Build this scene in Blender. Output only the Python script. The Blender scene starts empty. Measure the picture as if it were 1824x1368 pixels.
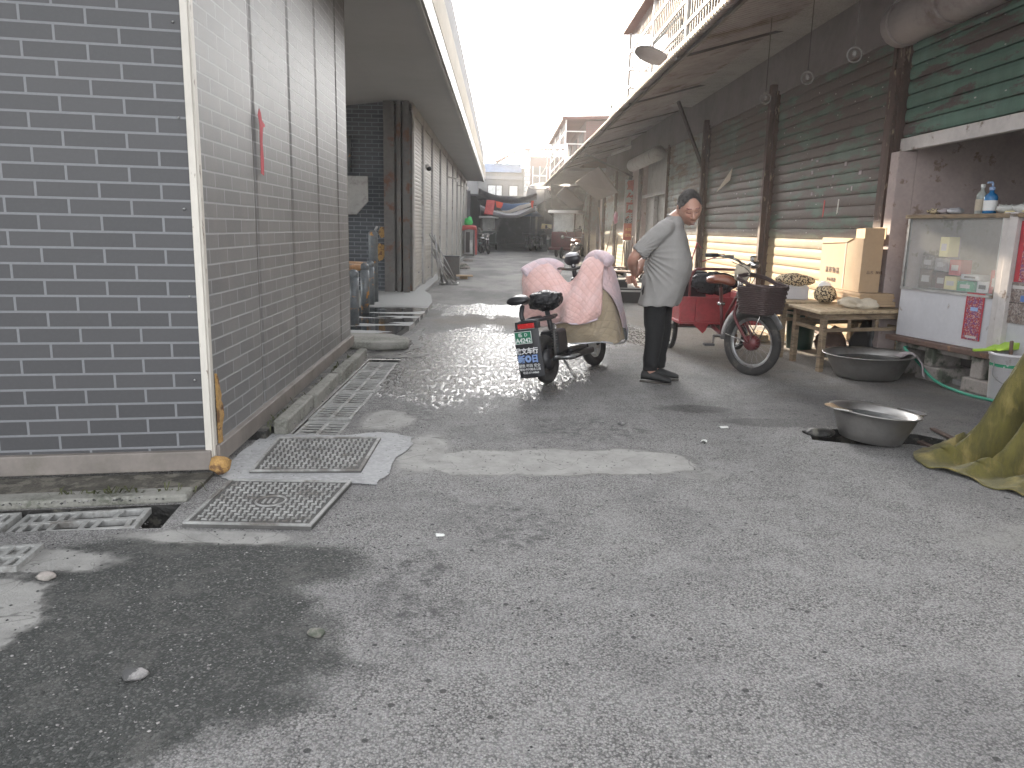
import bpy, bmesh, math, random
from mathutils import Vector, Matrix, Quaternion, noise
R = math.radians
rnd = random.Random(7)
SC = bpy.context.scene
COL = SC.collection

# ------------------------------------------------------------------ camera
F_PX, PITCH, YAW, ROLL, CAM_H = 1370.0, R(11.4), R(1.13), 0.022, 1.28
fw = Vector((math.sin(YAW)*math.cos(PITCH), math.cos(YAW)*math.cos(PITCH), -math.sin(PITCH)))
rt = Vector((math.cos(YAW), -math.sin(YAW), 0)); up = rt.cross(fw)
r2 = rt*math.cos(ROLL)+up*math.sin(ROLL); u2 = up*math.cos(ROLL)-rt*math.sin(ROLL)
cd = bpy.data.cameras.new('camera'); cam = bpy.data.objects.new('camera', cd); COL.objects.link(cam)
m = Matrix((r2, u2, -fw)).transposed().to_4x4(); m.translation = (0, 0, CAM_H)
cam.matrix_world = m
cd.sensor_fit = 'HORIZONTAL'; cd.sensor_width = 36; cd.lens = 36*F_PX/1824
cd.clip_start = .05; cd.clip_end = 2000
SC.camera = cam

# ------------------------------------------------------------------ sky, sun, exposure
SUN_EL, SUN_AZ = R(20), R(-17)
w = bpy.data.worlds.new('World'); SC.world = w; w.use_nodes = True
nt = w.node_tree
sky = nt.nodes.new('ShaderNodeTexSky'); sky.sky_type = 'NISHITA'; sky.sun_disc = False
sky.sun_elevation = SUN_EL; sky.sun_rotation = SUN_AZ
sky.air_density = 1.0; sky.dust_density = 3.0; sky.ozone_density = 2.0
hs = nt.nodes.new('ShaderNodeHueSaturation'); hs.inputs['Saturation'].default_value = .12
nt.links.new(sky.outputs[0], hs.inputs['Color']); nt.links.new(hs.outputs[0], nt.nodes['Background'].inputs[0])
nt.nodes['Background'].inputs[1].default_value = 0.15
sd = bpy.data.lights.new('sun', 'SUN'); sun = bpy.data.objects.new('sun', sd); COL.objects.link(sun)
sd.energy = 3.6; sd.angle = R(0.6); sd.color = (1, .84, .64)
sdir = Vector((math.sin(SUN_AZ)*math.cos(SUN_EL), math.cos(SUN_AZ)*math.cos(SUN_EL), math.sin(SUN_EL)))
sun.rotation_euler = sdir.to_track_quat('Z', 'Y').to_euler()
SC.view_settings.view_transform = 'Standard'; SC.view_settings.look = 'None'
SC.view_settings.exposure = 2.8; SC.view_settings.gamma = 1
SC.render.engine = 'CYCLES'
SC.cycles.max_bounces = 8; SC.cycles.volume_bounces = 1

# ------------------------------------------------------------------ materials
def node(nt, t, **k):
    n = nt.nodes.new(t)
    for a, b in k.items(): setattr(n, a, b)
    return n
def inp(nt, n, i, v):
    if isinstance(v, bpy.types.NodeSocket): nt.links.new(v, n.inputs[i])
    elif v is not None:
        if isinstance(v, (tuple, list)) and len(v) == 3 and len(n.inputs[i].default_value) == 4: v = (*v, 1)
        n.inputs[i].default_value = v
def math_(nt, op, a, b=None, clamp=False):
    n = node(nt, 'ShaderNodeMath', operation=op, use_clamp=clamp); inp(nt, n, 0, a)
    if b is not None: inp(nt, n, 1, b)
    return n.outputs[0]
def mix(nt, f, a, b, bt='MIX'):
    n = node(nt, 'ShaderNodeMix', data_type='RGBA', blend_type=bt)
    inp(nt, n, 0, f); inp(nt, n, 6, a); inp(nt, n, 7, b)
    return n.outputs[2]
def ramp(nt, v, a, b):
    n = node(nt, 'ShaderNodeMapRange', interpolation_type='SMOOTHSTEP'); inp(nt, n, 0, v)
    inp(nt, n, 1, a); inp(nt, n, 2, b)
    return n.outputs[0]
def noi(nt, vec, scale, detail=4, rough=.6, dist=0):
    n = node(nt, 'ShaderNodeTexNoise'); inp(nt, n, 'Vector', vec); inp(nt, n, 'Scale', scale)
    inp(nt, n, 'Detail', detail); inp(nt, n, 'Roughness', rough); inp(nt, n, 'Distortion', dist)
    return n.outputs[0]
def scaled(nt, vec, s):
    n = node(nt, 'ShaderNodeMapping'); inp(nt, n, 0, vec); n.inputs[3].default_value = s
    return n.outputs[0]
def base(name):
    m = bpy.data.materials.new(name); m.use_nodes = True
    nt = m.node_tree; b = nt.nodes['Principled BSDF']
    tc = node(nt, 'ShaderNodeTexCoord')
    return m, nt, b, tc
def bump(nt, b, h, st, dist):
    n = node(nt, 'ShaderNodeBump'); inp(nt, n, 'Strength', st); inp(nt, n, 'Distance', dist); inp(nt, n, 'Height', h)
    nt.links.new(n.outputs[0], b.inputs['Normal'])
def M(name, col, rough=.6, metal=0, var=.25, vs=3, col2=None, c2s=2.5, c2a=.5, c2b=.7, bmp=.15, bs=60, bd=.004, stretch=(1, 1, 1), spec=.5, trans=0, alpha=1, coat=0, sheen=0):
    """a painted / worn surface: base colour, slow variation, patches of a second colour (dirt, rust), fine bump"""
    m, nt, b, tc = base(name)
    v = scaled(nt, tc.outputs['Object'], stretch)
    n1 = noi(nt, v, vs, 5); n2 = noi(nt, v, vs*9, 3)
    f = math_(nt, 'ADD', math_(nt, 'MULTIPLY', n1, .65), math_(nt, 'MULTIPLY', n2, .35))
    lo = tuple(c*(1-var) for c in col); hi = tuple(min(1, c*(1+var)) for c in col)
    c = mix(nt, ramp(nt, f, .3, .7), lo, hi)
    if col2 is not None:
        n3 = noi(nt, v, c2s, 8, .65)
        k = ramp(nt, n3, c2a, c2b)
        c = mix(nt, k, c, col2)
    inp(nt, b, 'Base Color', c)
    r = math_(nt, 'ADD', rough-.12, math_(nt, 'MULTIPLY', n2, .24), True)
    inp(nt, b, 'Roughness', r); inp(nt, b, 'Metallic', metal)
    inp(nt, b, 'Specular IOR Level', spec)
    if trans: inp(nt, b, 'Transmission Weight', trans)
    if alpha < 1: inp(nt, b, 'Alpha', alpha)
    if coat: inp(nt, b, 'Coat Weight', coat)
    if sheen: inp(nt, b, 'Sheen Weight', sheen)
    if bmp: bump(nt, b, noi(nt, tc.outputs['Object'], bs, 4), bmp, bd)
    return m
def ell(nt, pos, cx, cy, rx, ry, nse, amp, soft=.25):
    """1 inside an irregular blot on the ground, 0 outside"""
    s = node(nt, 'ShaderNodeSeparateXYZ'); inp(nt, s, 0, pos)
    dx = math_(nt, 'DIVIDE', math_(nt, 'SUBTRACT', s.outputs[0], cx), rx)
    dy = math_(nt, 'DIVIDE', math_(nt, 'SUBTRACT', s.outputs[1], cy), ry)
    d = math_(nt, 'SQRT', math_(nt, 'ADD', math_(nt, 'MULTIPLY', dx, dx), math_(nt, 'MULTIPLY', dy, dy)))
    d = math_(nt, 'ADD', d, math_(nt, 'MULTIPLY', math_(nt, 'SUBTRACT', nse, .5), amp))
    return math_(nt, 'SUBTRACT', 1, ramp(nt, d, 1-soft, 1+soft))
def maxs(nt, *a):
    r = a[0]
    for x in a[1:]: r = math_(nt, 'MAXIMUM', r, x)
    return r

def asphalt():
    m, nt, b, tc = base('old_asphalt'); P = tc.outputs['Object']
    big = noi(nt, P, .9, 6, .6); med = noi(nt, P, 4.5, 6, .7); fine = noi(nt, P, 38, 4, .7)
    n_edge = noi(nt, P, 2.2, 8, .62)
    vo = node(nt, 'ShaderNodeTexVoronoi', feature='F1'); inp(nt, vo, 'Vector', P); inp(nt, vo, 'Scale', 150); 
    vc = node(nt, 'ShaderNodeSeparateColor'); inp(nt, vc, 0, vo.outputs['Color'])
    vo2 = node(nt, 'ShaderNodeTexVoronoi', feature='F1'); inp(nt, vo2, 'Vector', P); inp(nt, vo2, 'Scale', 340)
    vc2 = node(nt, 'ShaderNodeSeparateColor'); inp(nt, vc2, 0, vo2.outputs['Color'])
    c = mix(nt, ramp(nt, vc.outputs[0], .1, .95), (.13, .127, .124), (.36, .35, .34))
    c = mix(nt, .45, c, mix(nt, vc2.outputs[1], (.08, .078, .076), (.42, .41, .40)))
    c = mix(nt, math_(nt, 'MULTIPLY', ramp(nt, vo.outputs['Distance'], .40, .80), .8), c, (.04, .04, .04))
    c = mix(nt, math_(nt, 'MULTIPLY', ramp(nt, med, .35, .75), .40), c, (.34, .335, .33))       # dust lying in the surface
    c = mix(nt, math_(nt, 'MULTIPLY', ramp(nt, big, .50, .36), .25), c, (.055, .055, .058))
    vp = node(nt, 'ShaderNodeTexVoronoi', feature='F1'); inp(nt, vp, 'Vector', P); inp(nt, vp, 'Scale', 22)
    vps = node(nt, 'ShaderNodeSeparateColor'); inp(nt, vps, 0, vp.outputs['Color'])
    pit = ramp(nt, math_(nt, 'SUBTRACT', vp.outputs['Distance'], math_(nt, 'MULTIPLY', math_(nt, 'POWER', vps.outputs[0], 5), .20)), .06, .0)
    c = mix(nt, math_(nt, 'MULTIPLY', pit, .9), c, (.035, .035, .035))
    # newer dark tarmac at the near left, crumbly dark streaks, mud towards the stalls
    dark = maxs(nt, ell(nt, P, -1.38, 2.15, .86, .80, n_edge, 1.1, .12), ell(nt, P, -1.2, 2.75, .72, .26, n_edge, .9, .15))
    dk = mix(nt, ramp(nt, vc.outputs[0], .6, 1), (.022, .025, .023), (.10, .102, .097))
    dk = mix(nt, math_(nt, 'MULTIPLY', ramp(nt, noi(nt, P, 5, 8, .75), .48, .68), .55), dk, (.12, .118, .11))
    c = mix(nt, math_(nt, 'MULTIPLY', dark, .90), c, dk)
    crumb = maxs(nt, ell(nt, P, -.28, 2.55, .15, .45, n_edge, 1.6, .3), ell(nt, P, .05, 3.2, .25, .35, n_edge, 1.8, .35), ell(nt, P, .62, 4.9, .42, .33, n_edge, 1.4, .4), ell(nt, P, -.7, 5.6, .35, .9, n_edge, 1.6, .35))
    crumb = math_(nt, 'MULTIPLY', crumb, math_(nt, 'MULTIPLY', ramp(nt, noi(nt, P, 11, 10, .85), .44, .60), ramp(nt, med, .35, .55)))
    c = mix(nt, math_(nt, 'MULTIPLY', crumb, .75), c, (.028, .028, .03))
    dark_blots = maxs(nt, ell(nt, P, 1.45, 5.55, .30, .13, n_edge, 2.0, .3), ell(nt, P, 1.95, 5.15, .42, .12, n_edge, 2.2, .3), ell(nt, P, 3.1, 5.6, 1.2, .9, n_edge, 1.2, .5))  # irregular darker blots on the road, the largest near the basins
    c = mix(nt, math_(nt, 'MULTIPLY', dark_blots, .55), c, (.022, .02, .02))
    mud = maxs(nt, ell(nt, P, 3.6, 10.2, 2.2, 3.4, n_edge, 1.2, .4), ell(nt, P, .7, 11.0, 1.5, 1.0, n_edge, 1.4, .4))
    c = mix(nt, math_(nt, 'MULTIPLY', mud, .55), c, mix(nt, fine, (.10, .08, .06), (.30, .245, .19)))
    sx = node(nt, 'ShaderNodeSeparateXYZ'); inp(nt, sx, 0, P)
    farf = ramp(nt, sx.outputs[1], 9, 16)
    c = mix(nt, math_(nt, 'MULTIPLY', farf, .7), c, mix(nt, ramp(nt, noi(nt, scaled(nt, P, (.5, .22, 1)), 1.7, 6), .35, .65), (.12, .12, .12), (.34, .33, .315)))
    # water: thin film on the road by the grates and further up
    wn = noi(nt, scaled(nt, P, (1, .45, 1)), 1.8, 6, .6)
    wet = maxs(nt, ell(nt, P, -.15, 7.8, 1.1, 2.1, wn, 1.2, .35), ell(nt, P, .2, 12.3, 1.4, 1.0, wn, 2.0, .3), ell(nt, P, 1.5, 9.5, .7, 1.0, wn, 2.4, .3))
    wet2 = math_(nt, 'MULTIPLY', wet, ramp(nt, wn, .30, .52))
    c = mix(nt, math_(nt, 'MULTIPLY', wet, .55), c, (.022, .023, .025))
    n_edge, n_keep = math_(nt, 'ADD', math_(nt, 'MULTIPLY', n_edge, .55), math_(nt, 'MULTIPLY', noi(nt, P, 7.5, 8, .7), .5)), n_edge
    cem = maxs(nt, ell(nt, P, -.02, 4.14, .46, .25, n_edge, 1.3, .09), ell(nt, P, .72, 4.17, .46, .26, n_edge, 1.3, .09), ell(nt, P, .34, 4.16, .5, .27, n_edge, 1.1, .09), ell(nt, P, -1.85, 2.3, .40, .36, n_edge, 1.5, .08), ell(nt, P, -.72, 5.05, .20, .32, n_edge, 2.2, .2), ell(nt, P, -.42, 4.3, .16, .42, n_edge, 1.0, .2), ell(nt, P, -1.12, 3.02, .42, .085, n_edge, 2.2, .2), ell(nt, P, -2.2, 2.78, .85, .14, n_edge, 1.4, .12))
    cem2 = maxs(nt, ell(nt, P, 1.09, 3.98, .14, .10, n_edge, 1.6, .15), ell(nt, P, 2.9, 3.1, .85, .25, n_edge, 1.2, .2))
    cc = mix(nt, ramp(nt, noi(nt, P, 7, 8, .7), .35, .7), (.30, .295, .28), (.20, .196, .187))
    cc = mix(nt, ramp(nt, math_(nt, 'ABSOLUTE', math_(nt, 'SUBTRACT', noi(nt, P, 2.6, 3, .6, .6), .5)), .005, .001), cc, (.15, .147, .14))
    vo3 = node(nt, 'ShaderNodeTexVoronoi', feature='F1'); inp(nt, vo3, 'Vector', P); inp(nt, vo3, 'Scale', 14)
    cc = mix(nt, ramp(nt, vo3.outputs['Distance'], .12, .07), cc, (.06, .06, .06))
    c = mix(nt, math_(nt, 'MAXIMUM', math_(nt, 'MULTIPLY', cem, .93), math_(nt, 'MULTIPLY', cem2, .6)), c, cc)
    inp(nt, b, 'Base Color', c)
    rg = math_(nt, 'SUBTRACT', .86, math_(nt, 'MULTIPLY', wet, .64))
    rg = math_(nt, 'SUBTRACT', rg, math_(nt, 'MULTIPLY', wet2, .12))
    spark = ramp(nt, noi(nt, scaled(nt, P, (30, 8, 1)), 1.0, 2.5, .7), .46, .56)
    spark = math_(nt, 'MULTIPLY', spark, ramp(nt, wet, .25, .6))
    rg = math_(nt, 'SUBTRACT', math_(nt, 'ADD', rg, math_(nt, 'MULTIPLY', wet, .25)), math_(nt, 'MULTIPLY', spark, .40), True)
    inp(nt, b, 'Roughness', rg)
    h = math_(nt, 'ADD', math_(nt, 'MULTIPLY', math_(nt, 'SUBTRACT', 1, vo.outputs['Distance']), .6), math_(nt, 'MULTIPLY', fine, 1.2))
    h = math_(nt, 'ADD', h, math_(nt, 'MULTIPLY', med, 2.0))
    h = math_(nt, 'MULTIPLY', h, math_(nt, 'SUBTRACT', 1, math_(nt, 'MULTIPLY', cem, .75)))
    coarse = math_(nt, 'ADD', noi(nt, P, 30, 3, .8), math_(nt, 'MULTIPLY', noi(nt, P, 75, 2, .8), .6))
    h = math_(nt, 'ADD', h, math_(nt, 'MULTIPLY', math_(nt, 'MULTIPLY', coarse, wet), 1.6))
    h = math_(nt, 'MULTIPLY', h, math_(nt, 'SUBTRACT', 1, math_(nt, 'MULTIPLY', spark, .85)))
    bump(nt, b, h, 1.0, .013)
    return m
def concrete(name, a=(.33, .33, .32), bcol=(.20, .20, .195), specks=True, bst=.35):
    m, nt, b, tc = base(name); P = tc.outputs['Object']
    n1 = noi(nt, P, 3, 8, .65); n2 = noi(nt, P, 40, 4, .7)
    c = mix(nt, ramp(nt, n1, .35, .68), a, bcol)
    c = mix(nt, ramp(nt, n2, .35, .75), c, tuple(x*1.12 for x in a))
    if specks:
        vo = node(nt, 'ShaderNodeTexVoronoi'); inp(nt, vo, 'Vector', P); inp(nt, vo, 'Scale', 26)
        c = mix(nt, ramp(nt, vo.outputs['Distance'], .14, .08), c, (.05, .05, .05))
    inp(nt, b, 'Base Color', c); inp(nt, b, 'Roughness', .85)
    bump(nt, b, math_(nt, 'ADD', n1, n2), bst, .006)
    return m
def brick(name, c1, c2, mort, bw=.275, rh=.0765, ms=.006, rough=.5, dirt=True, sc=1):
    m, nt, b, tc = base(name); U = tc.outputs['UV']
    t = node(nt, 'ShaderNodeTexBrick'); inp(nt, t, 'Vector', U)
    inp(nt, t, 'Color1', c1); inp(nt, t, 'Color2', c2); inp(nt, t, 'Mortar', mort); inp(nt, t, 'Scale', 1.0)
    inp(nt, t, 'Mortar Size', ms); inp(nt, t, 'Mortar Smooth', .15); inp(nt, t, 'Brick Width', bw); inp(nt, t, 'Row Height', rh)
    c = t.outputs[0]
    fl = noi(nt, U, 60, 3, .7)
    c = mix(nt, math_(nt, 'MULTIPLY', ramp(nt, fl, .4, .7), .18), c, tuple(x*1.7 for x in c1))
    if dirt:
        n = noi(nt, scaled(nt, U, (2.2, .5, 1)), 2.2, 8, .7)
        c = mix(nt, math_(nt, 'MULTIPLY', ramp(nt, n, .42, .72), .38), c, (.20, .185, .17))
        n5 = noi(nt, U, 5, 8, .75)
        c = mix(nt, math_(nt, 'MULTIPLY', ramp(nt, n5, .60, .68), .5), c, (.27, .26, .25))
    inp(nt, b, 'Base Color', c)
    inp(nt, b, 'Roughness', rough)
    bump(nt, b, math_(nt, 'MULTIPLY', t.outputs[1], -1), .5, .003)
    return m
def quilt(name, c1, c2, k=17, rough=.85, col3=None):
    m, nt, b, tc = base(name); U = tc.outputs['UV']
    s = node(nt, 'ShaderNodeSeparateXYZ'); inp(nt, s, 0, U)
    a1 = math_(nt, 'ABSOLUTE', math_(nt, 'SINE', math_(nt, 'MULTIPLY', math_(nt, 'ADD', s.outputs[0], s.outputs[1]), k*math.pi)))
    a2 = math_(nt, 'ABSOLUTE', math_(nt, 'SINE', math_(nt, 'MULTIPLY', math_(nt, 'SUBTRACT', s.outputs[0], s.outputs[1]), k*math.pi)))
    h = math_(nt, 'POWER', math_(nt, 'MINIMUM', a1, a2), .5)
    n = noi(nt, tc.outputs['Object'], 5, 3)
    c = mix(nt, ramp(nt, n, .35, .65), c1, c2)
    c = mix(nt, math_(nt, 'MULTIPLY', ramp(nt, h, .45, .1), .35), c, tuple(x*.5 for x in c1))
    inp(nt, b, 'Base Color', c); inp(nt, b, 'Roughness', rough)
    inp(nt, b, 'Sheen Weight', .2)
    bump(nt, b, h, .6, .008)
    return m
def shutter_mat(name, paint, rust, rust_amt=.5, sun_tint=None):
    """paint that has flaked to rust in streaks running along the slats"""
    m, nt, b, tc = base(name); P = tc.outputs['Object']
    v = scaled(nt, P, (1, .55, 3.2))
    n1 = noi(nt, v, 1.5, 9, .70); n2 = noi(nt, P, 26, 4, .7); n3 = noi(nt, scaled(nt, P, (1, 1, .2)), 3, 4)
    c = mix(nt, ramp(nt, n3, .35, .7), tuple(x*.8 for x in paint), tuple(x*1.2 for x in paint))
    c = mix(nt, ramp(nt, math_(nt, 'ADD', n1, math_(nt, 'MULTIPLY', n2, .12)), .60-.16*rust_amt, .66-.12*rust_amt), c, mix(nt, n2, tuple(x*.6 for x in rust), tuple(x*1.4 for x in rust)))
    vo = node(nt, 'ShaderNodeTexVoronoi'); inp(nt, vo, 'Vector', scaled(nt, P, (1, .8, 2))); inp(nt, vo, 'Scale', 6)
    c = mix(nt, ramp(nt, vo.outputs['Distance'], .10, .05), c, (.45, .45, .42))
    if sun_tint:
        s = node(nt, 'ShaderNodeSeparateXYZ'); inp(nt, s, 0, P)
        k = ramp(nt, math_(nt, 'ADD', s.outputs[2], math_(nt, 'MULTIPLY', n1, .5)), 1.65, 1.2)  # warm tint low on the door paints the sunlit band into the colour
        c = mix(nt, math_(nt, 'MULTIPLY', k, .82), c, sun_tint)
    inp(nt, b, 'Base Color', c); inp(nt, b, 'Roughness', .6); inp(nt, b, 'Metallic', .1)
    bump(nt, b, n2, .3, .003)
    return m

K = {}
K['asphalt'] = asphalt()
K['concrete'] = concrete('worn_concrete', (.26, .255, .25), (.18, .178, .17))
K['concrete_light'] = concrete('pale_new_cement', (.31, .312, .315), (.22, .222, .222))
K['patch'] = concrete('cement_road_patch', (.27, .265, .255), (.19, .188, .18))
K['iron_dark'] = M('cast_cover_recess', (.075, .073, .07), .8, .1, .3, 6, bmp=.5, bs=90)
K['kerb'] = concrete('mossy_kerb', (.22, .215, .195), (.07, .075, .055), False, .6)
K['iron'] = M('cast_cover', (.27, .27, .26), .7, .1, .3, 6, (.12, .11, .10), 5, .5, .65, .5, 90)
K['mud'] = M('drain_mud', (.014, .013, .012), .55, 0, .5, 8, (.09, .085, .07), 9, .5, .6, 1, 40, .01)
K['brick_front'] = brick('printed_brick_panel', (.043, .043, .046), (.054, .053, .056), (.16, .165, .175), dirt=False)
K['brick_side'] = brick('printed_brick_panel_sheen_and_dirt', (.115, .115, .118), (.15, .15, .15), (.27, .275, .28), ms=.005, rough=.46)  # paler bricks than the front paint in the sky's sheen; dirt comes on top
K['brick_dark'] = brick('dark_brick', (.045, .054, .064), (.07, .075, .085), (.17, .19, .21), .24, .075, .008, .7, False)
K['trim'] = M('chipped_cream_trim', (.52, .49, .44), .5, 0, .12, 2, (.16, .12, .09), 9, .60, .66, .2, 50, .003, (2, 2, .6))
K['skirt'] = M('grimy_skirting', (.17, .15, .135), .6, 0, .2, 3, (.12, .11, .09), 4, .5, .7)
K['foam'] = M('yellow_foam', (.40, .24, .085), .95, 0, .35, 14, (.15, .08, .04), 14, .5, .6, 1, 60, .012)
K['soffit'] = M('grey_soffit', (.38, .385, .38), .7, 0, .08, .4)
K['fascia'] = M('fascia_metal', (.40, .40, .38), .5, .1, .1, 1)
K['cream_panel'] = M('cream_corrugated', (.50, .45, .37), .6, 0, .1, 1)
K['grey_slat'] = M('grey_corrugated', (.24, .23, .225), .6, 0, .1, 1)
K['white_shutter'] = M('galvanised_shutter', (.47, .46, .43), .45, .25, .12, 1.2, (.25, .24, .22), 2, .55, .8, .1, 50, .003, (1, 1, .3))
K['pier'] = M('painted_pier', (.45, .44, .42), .6, 0, .15, 2, (.2, .19, .18), 2.5, .55, .75)
K['steel_dark'] = M('dark_steel', (.11, .105, .10), .5, .3, .25, 2, (.12, .055, .03), 4, .52, .66)
K['steel'] = M('bare_steel', (.36, .36, .36), .35, .85, .2, 5, (.16, .13, .10), 7, .55, .7)
K['pipe_grey'] = M('grey_pipe_paint', (.13, .145, .155), .45, .2, .3, 8, (.45, .22, .06), 9, .6, .66)
K['pipe_orange'] = M('rubbed_orange_pipe', (.42, .24, .12), .5, .1, .3, 7, (.12, .12, .12), 8, .5, .65)
K['signplate'] = M('weathered_plate', (.37, .37, .36), .5, .1, .1, 3, (.25, .24, .23), 5)
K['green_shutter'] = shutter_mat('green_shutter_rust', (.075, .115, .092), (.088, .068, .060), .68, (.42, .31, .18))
K['green_shutter_old'] = shutter_mat('green_shutter_sun_tinted', (.085, .11, .09), (.085, .06, .05), .75, (.45, .34, .20))
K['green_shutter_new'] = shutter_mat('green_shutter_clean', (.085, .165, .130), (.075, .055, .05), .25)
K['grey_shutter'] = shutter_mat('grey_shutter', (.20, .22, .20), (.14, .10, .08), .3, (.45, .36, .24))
K['rust_post'] = M('rusty_post', (.075, .045, .036), .75, .2, .4, 5, (.26, .20, .14), 9, .58, .64, .5, 60, .004, (2, 2, .6))
K['white_bar'] = M('grimy_white_bar', (.50, .47, .46), .5, 0, .15, 2, (.18, .13, .10), 5, .58, .66)
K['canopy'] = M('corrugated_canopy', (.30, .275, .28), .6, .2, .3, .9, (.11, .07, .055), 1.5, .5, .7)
K['canopy_edge'] = M('sunlit_canopy_lip', (.66, .58, .46), .5, .1, .2, 3)  # pale warm colour paints the sunlight along the canopy edge
K['beam'] = M('canopy_beam', (.07, .06, .058), .6, .2, .2, 2)
K['plaster_pink'] = M('pinkish_plaster', (.40, .33, .315), .8, 0, .15, 3, (.22, .16, .13), 6, .58, .66)
K['upper_wall'] = M('dark_upper_wall', (.17, .15, .15), .9, 0, .2, 1)  # dark base tone with slow variation
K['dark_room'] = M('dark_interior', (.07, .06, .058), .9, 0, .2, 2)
K['counter_white'] = M('white_counter_panel', (.50, .50, .53), .4, 0, .07, 3, (.28, .24, .22), 7, .62, .7)
K['wood_old'] = M('weathered_wood', (.23, .17, .11), .7, 0, .3, 6, (.10, .075, .05), 8, .5, .68, .4, 40, .004, (1, 1, 6))
K['wood_top'] = M('worn_table_board', (.40, .31, .20), .6, 0, .2, 5, (.20, .15, .10), 6, .5, .7, .3, 30, .004, (5, 1, 5))
K['wood_board'] = M('dark_shelf_board', (.12, .075, .06), .6, 0, .25, 5, (.26, .14, .08), 4, .55, .68, .3, 40, .003, (1, 4, 4))
K['block'] = M('rough_block', (.30, .27, .25), .9, 0, .2, 8, (.07, .08, .06), 5, .48, .62, .6, 40, .006)
K['card'] = M('cardboard', (.40, .285, .18), .85, 0, .08, 3, (.38, .27, .17), 5, .5, .8, .1, 30)
K['card_lit'] = M('sunlit_cardboard_flap', (.54, .41, .26), .85, 0, .08, 3)  # lighter copy of the card, sunlight on the flaps painted in
K['steel_basin'] = M('brushed_basin_steel', (.32, .31, .30), .42, .9, .12, 4, (.20, .185, .17), 4, .45, .8, .1, 60, .002)
K['water'] = M('basin_water', (.03, .036, .038), .13, 0, .1, 3, bmp=0)
K['cloth_grey'] = M('washed_cloth', (.34, .30, .31), .9, 0, .15, 9, bmp=.4, bs=120)
K['cloth_cream'] = M('cream_cloth', (.50, .44, .35), .9, 0, .15, 9, bmp=.4, bs=100)
K['velvet'] = M('olive_velvet', (.085, .074, .016), .9, 0, .35, 4, (.21, .165, .055), 3.2, .47, .66, .8, 150, .004, (2.2, 2.2, .5), sheen=.1)
K['hose'] = M('green_hose', (.05, .30, .20), .4, 0, .1)
K['bucket_white'] = M('white_bucket', (.60, .58, .60), .35, 0, .05, 5, (.40, .36, .35), 8, .6, .7)
K['lime'] = M('lime_plastic', (.34, .55, .05), .4, 0, .1)
K['green_print'] = M('green_print', (.03, .28, .14), .5, 0, .3, 30, (.6, .58, .6), 30, .58, .62)
K['bin_green'] = M('dark_green_bin', (.012, .055, .040), .5, 0, .15)
K['black_plastic'] = M('black_plastic', (.022, .022, .025), .42, 0, .2, 6)
K['black_gloss'] = M('black_bag', (.018, .018, .020), .22, 0, .2, 12, bmp=1, bs=22, bd=.03)
K['rubber'] = M('tyre_rubber', (.028, .026, .025), .8, 0, .3, 9, (.08, .07, .06), 10, .55, .7, .5, 90)
K['red_paint'] = M('faded_red_paint', (.33, .045, .050), .42, 0, .2, 4, (.20, .05, .045), 5, .52, .7)
K['red_dark'] = M('maroon_paint', (.12, .026, .028), .4, 0, .25, 5, (.08, .04, .03), 6)
K['chrome'] = M('dull_chrome', (.55, .54, .52), .22, 1, .15, 6, bmp=0)
K['saddle'] = M('brown_leather', (.25, .085, .045), .33, 0, .2, 7, (.15, .05, .03), 6, coat=.3)
K['basket'] = M('dark_wicker', (.060, .038, .036), .6, 0, .2, 9)
K['pink'] = quilt('pink_quilt', (.72, .45, .41), (.76, .53, .51), 12)
K['lilac'] = quilt('lilac_quilt', (.66, .56, .62), (.74, .56, .58), 12)
K['beige'] = quilt('beige_quilt_lining', (.45, .36, .25), (.50, .41, .29), 9, .75)
K['silver_trim'] = M('silver_trim', (.50, .50, .52), .35, .3, .1)
K['grey_trim'] = M('grey_binding', (.15, .155, .16), .6)
K['tail_red'] = M('red_lens', (.50, .03, .03), .25, 0, .1, bmp=0)
K['plate_green'] = M('green_plate', (.015, .16, .085), .4, 0, .1, bmp=0)
K['white_ink'] = M('white_ink', (.72, .72, .72), .5, 0, .05, bmp=0)
K['blue_ink'] = M('blue_ink', (.09, .17, .42), .5, 0, .1, bmp=0)
K['blue_ink_light'] = M('pale_blue_ink', (.30, .42, .66), .5, 0, .1, bmp=0)
K['red_ink'] = M('faded_red_ink', (.36, .10, .09), .6, 0, .25, 9, bmp=0)
K['dark_ink'] = M('dark_ink', (.05, .04, .04), .6, 0, .2, bmp=0)
K['yellow_ink'] = M('yellow_ink', (.85, .55, .18), .6, 0, .1, bmp=0)
K['skin'] = M('skin', (.43, .245, .185), .5, 0, .10, 9, (.42, .18, .13), 7, .5, .75, .15, 90, .002)
K['skin_dark'] = M('brow_and_lip', (.22, .085, .075), .6, 0, .2, bmp=0)
K['hair'] = M('cropped_grey_hair', (.085, .078, .074), .95, 0, .5, 40, (.13, .125, .12), 30, .45, .65, 1, 200, .004, spec=.15)
K['tshirt'] = M('heather_grey_tshirt', (.27, .26, .25), .9, 0, .06, 5, bmp=.3, bs=260, bd=.001)
K['trousers'] = M('black_trousers', (.008, .008, .009), .85, 0, .3, 4, bmp=.3, bs=200, bd=.002)
K['shoe'] = M('black_canvas_shoe', (.022, .022, .022), .7, 0, .3, 12)
K['sole'] = M('shoe_sole', (.05, .045, .04), .8)
K['glass'] = M('dusty_glass', (.8, .82, .8), .12, 0, .05, bmp=0, alpha=.16)
K['paper_red'] = M('red_paper', (.42, .045, .06), .7, 0, .2, 8)
K['bar_paint'] = M('grey_bar_paint', (.15, .14, .14), .5)
K['white_wall'] = M('white_grille_paint', (.60, .58, .56), .5, 0, .08)
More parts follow.
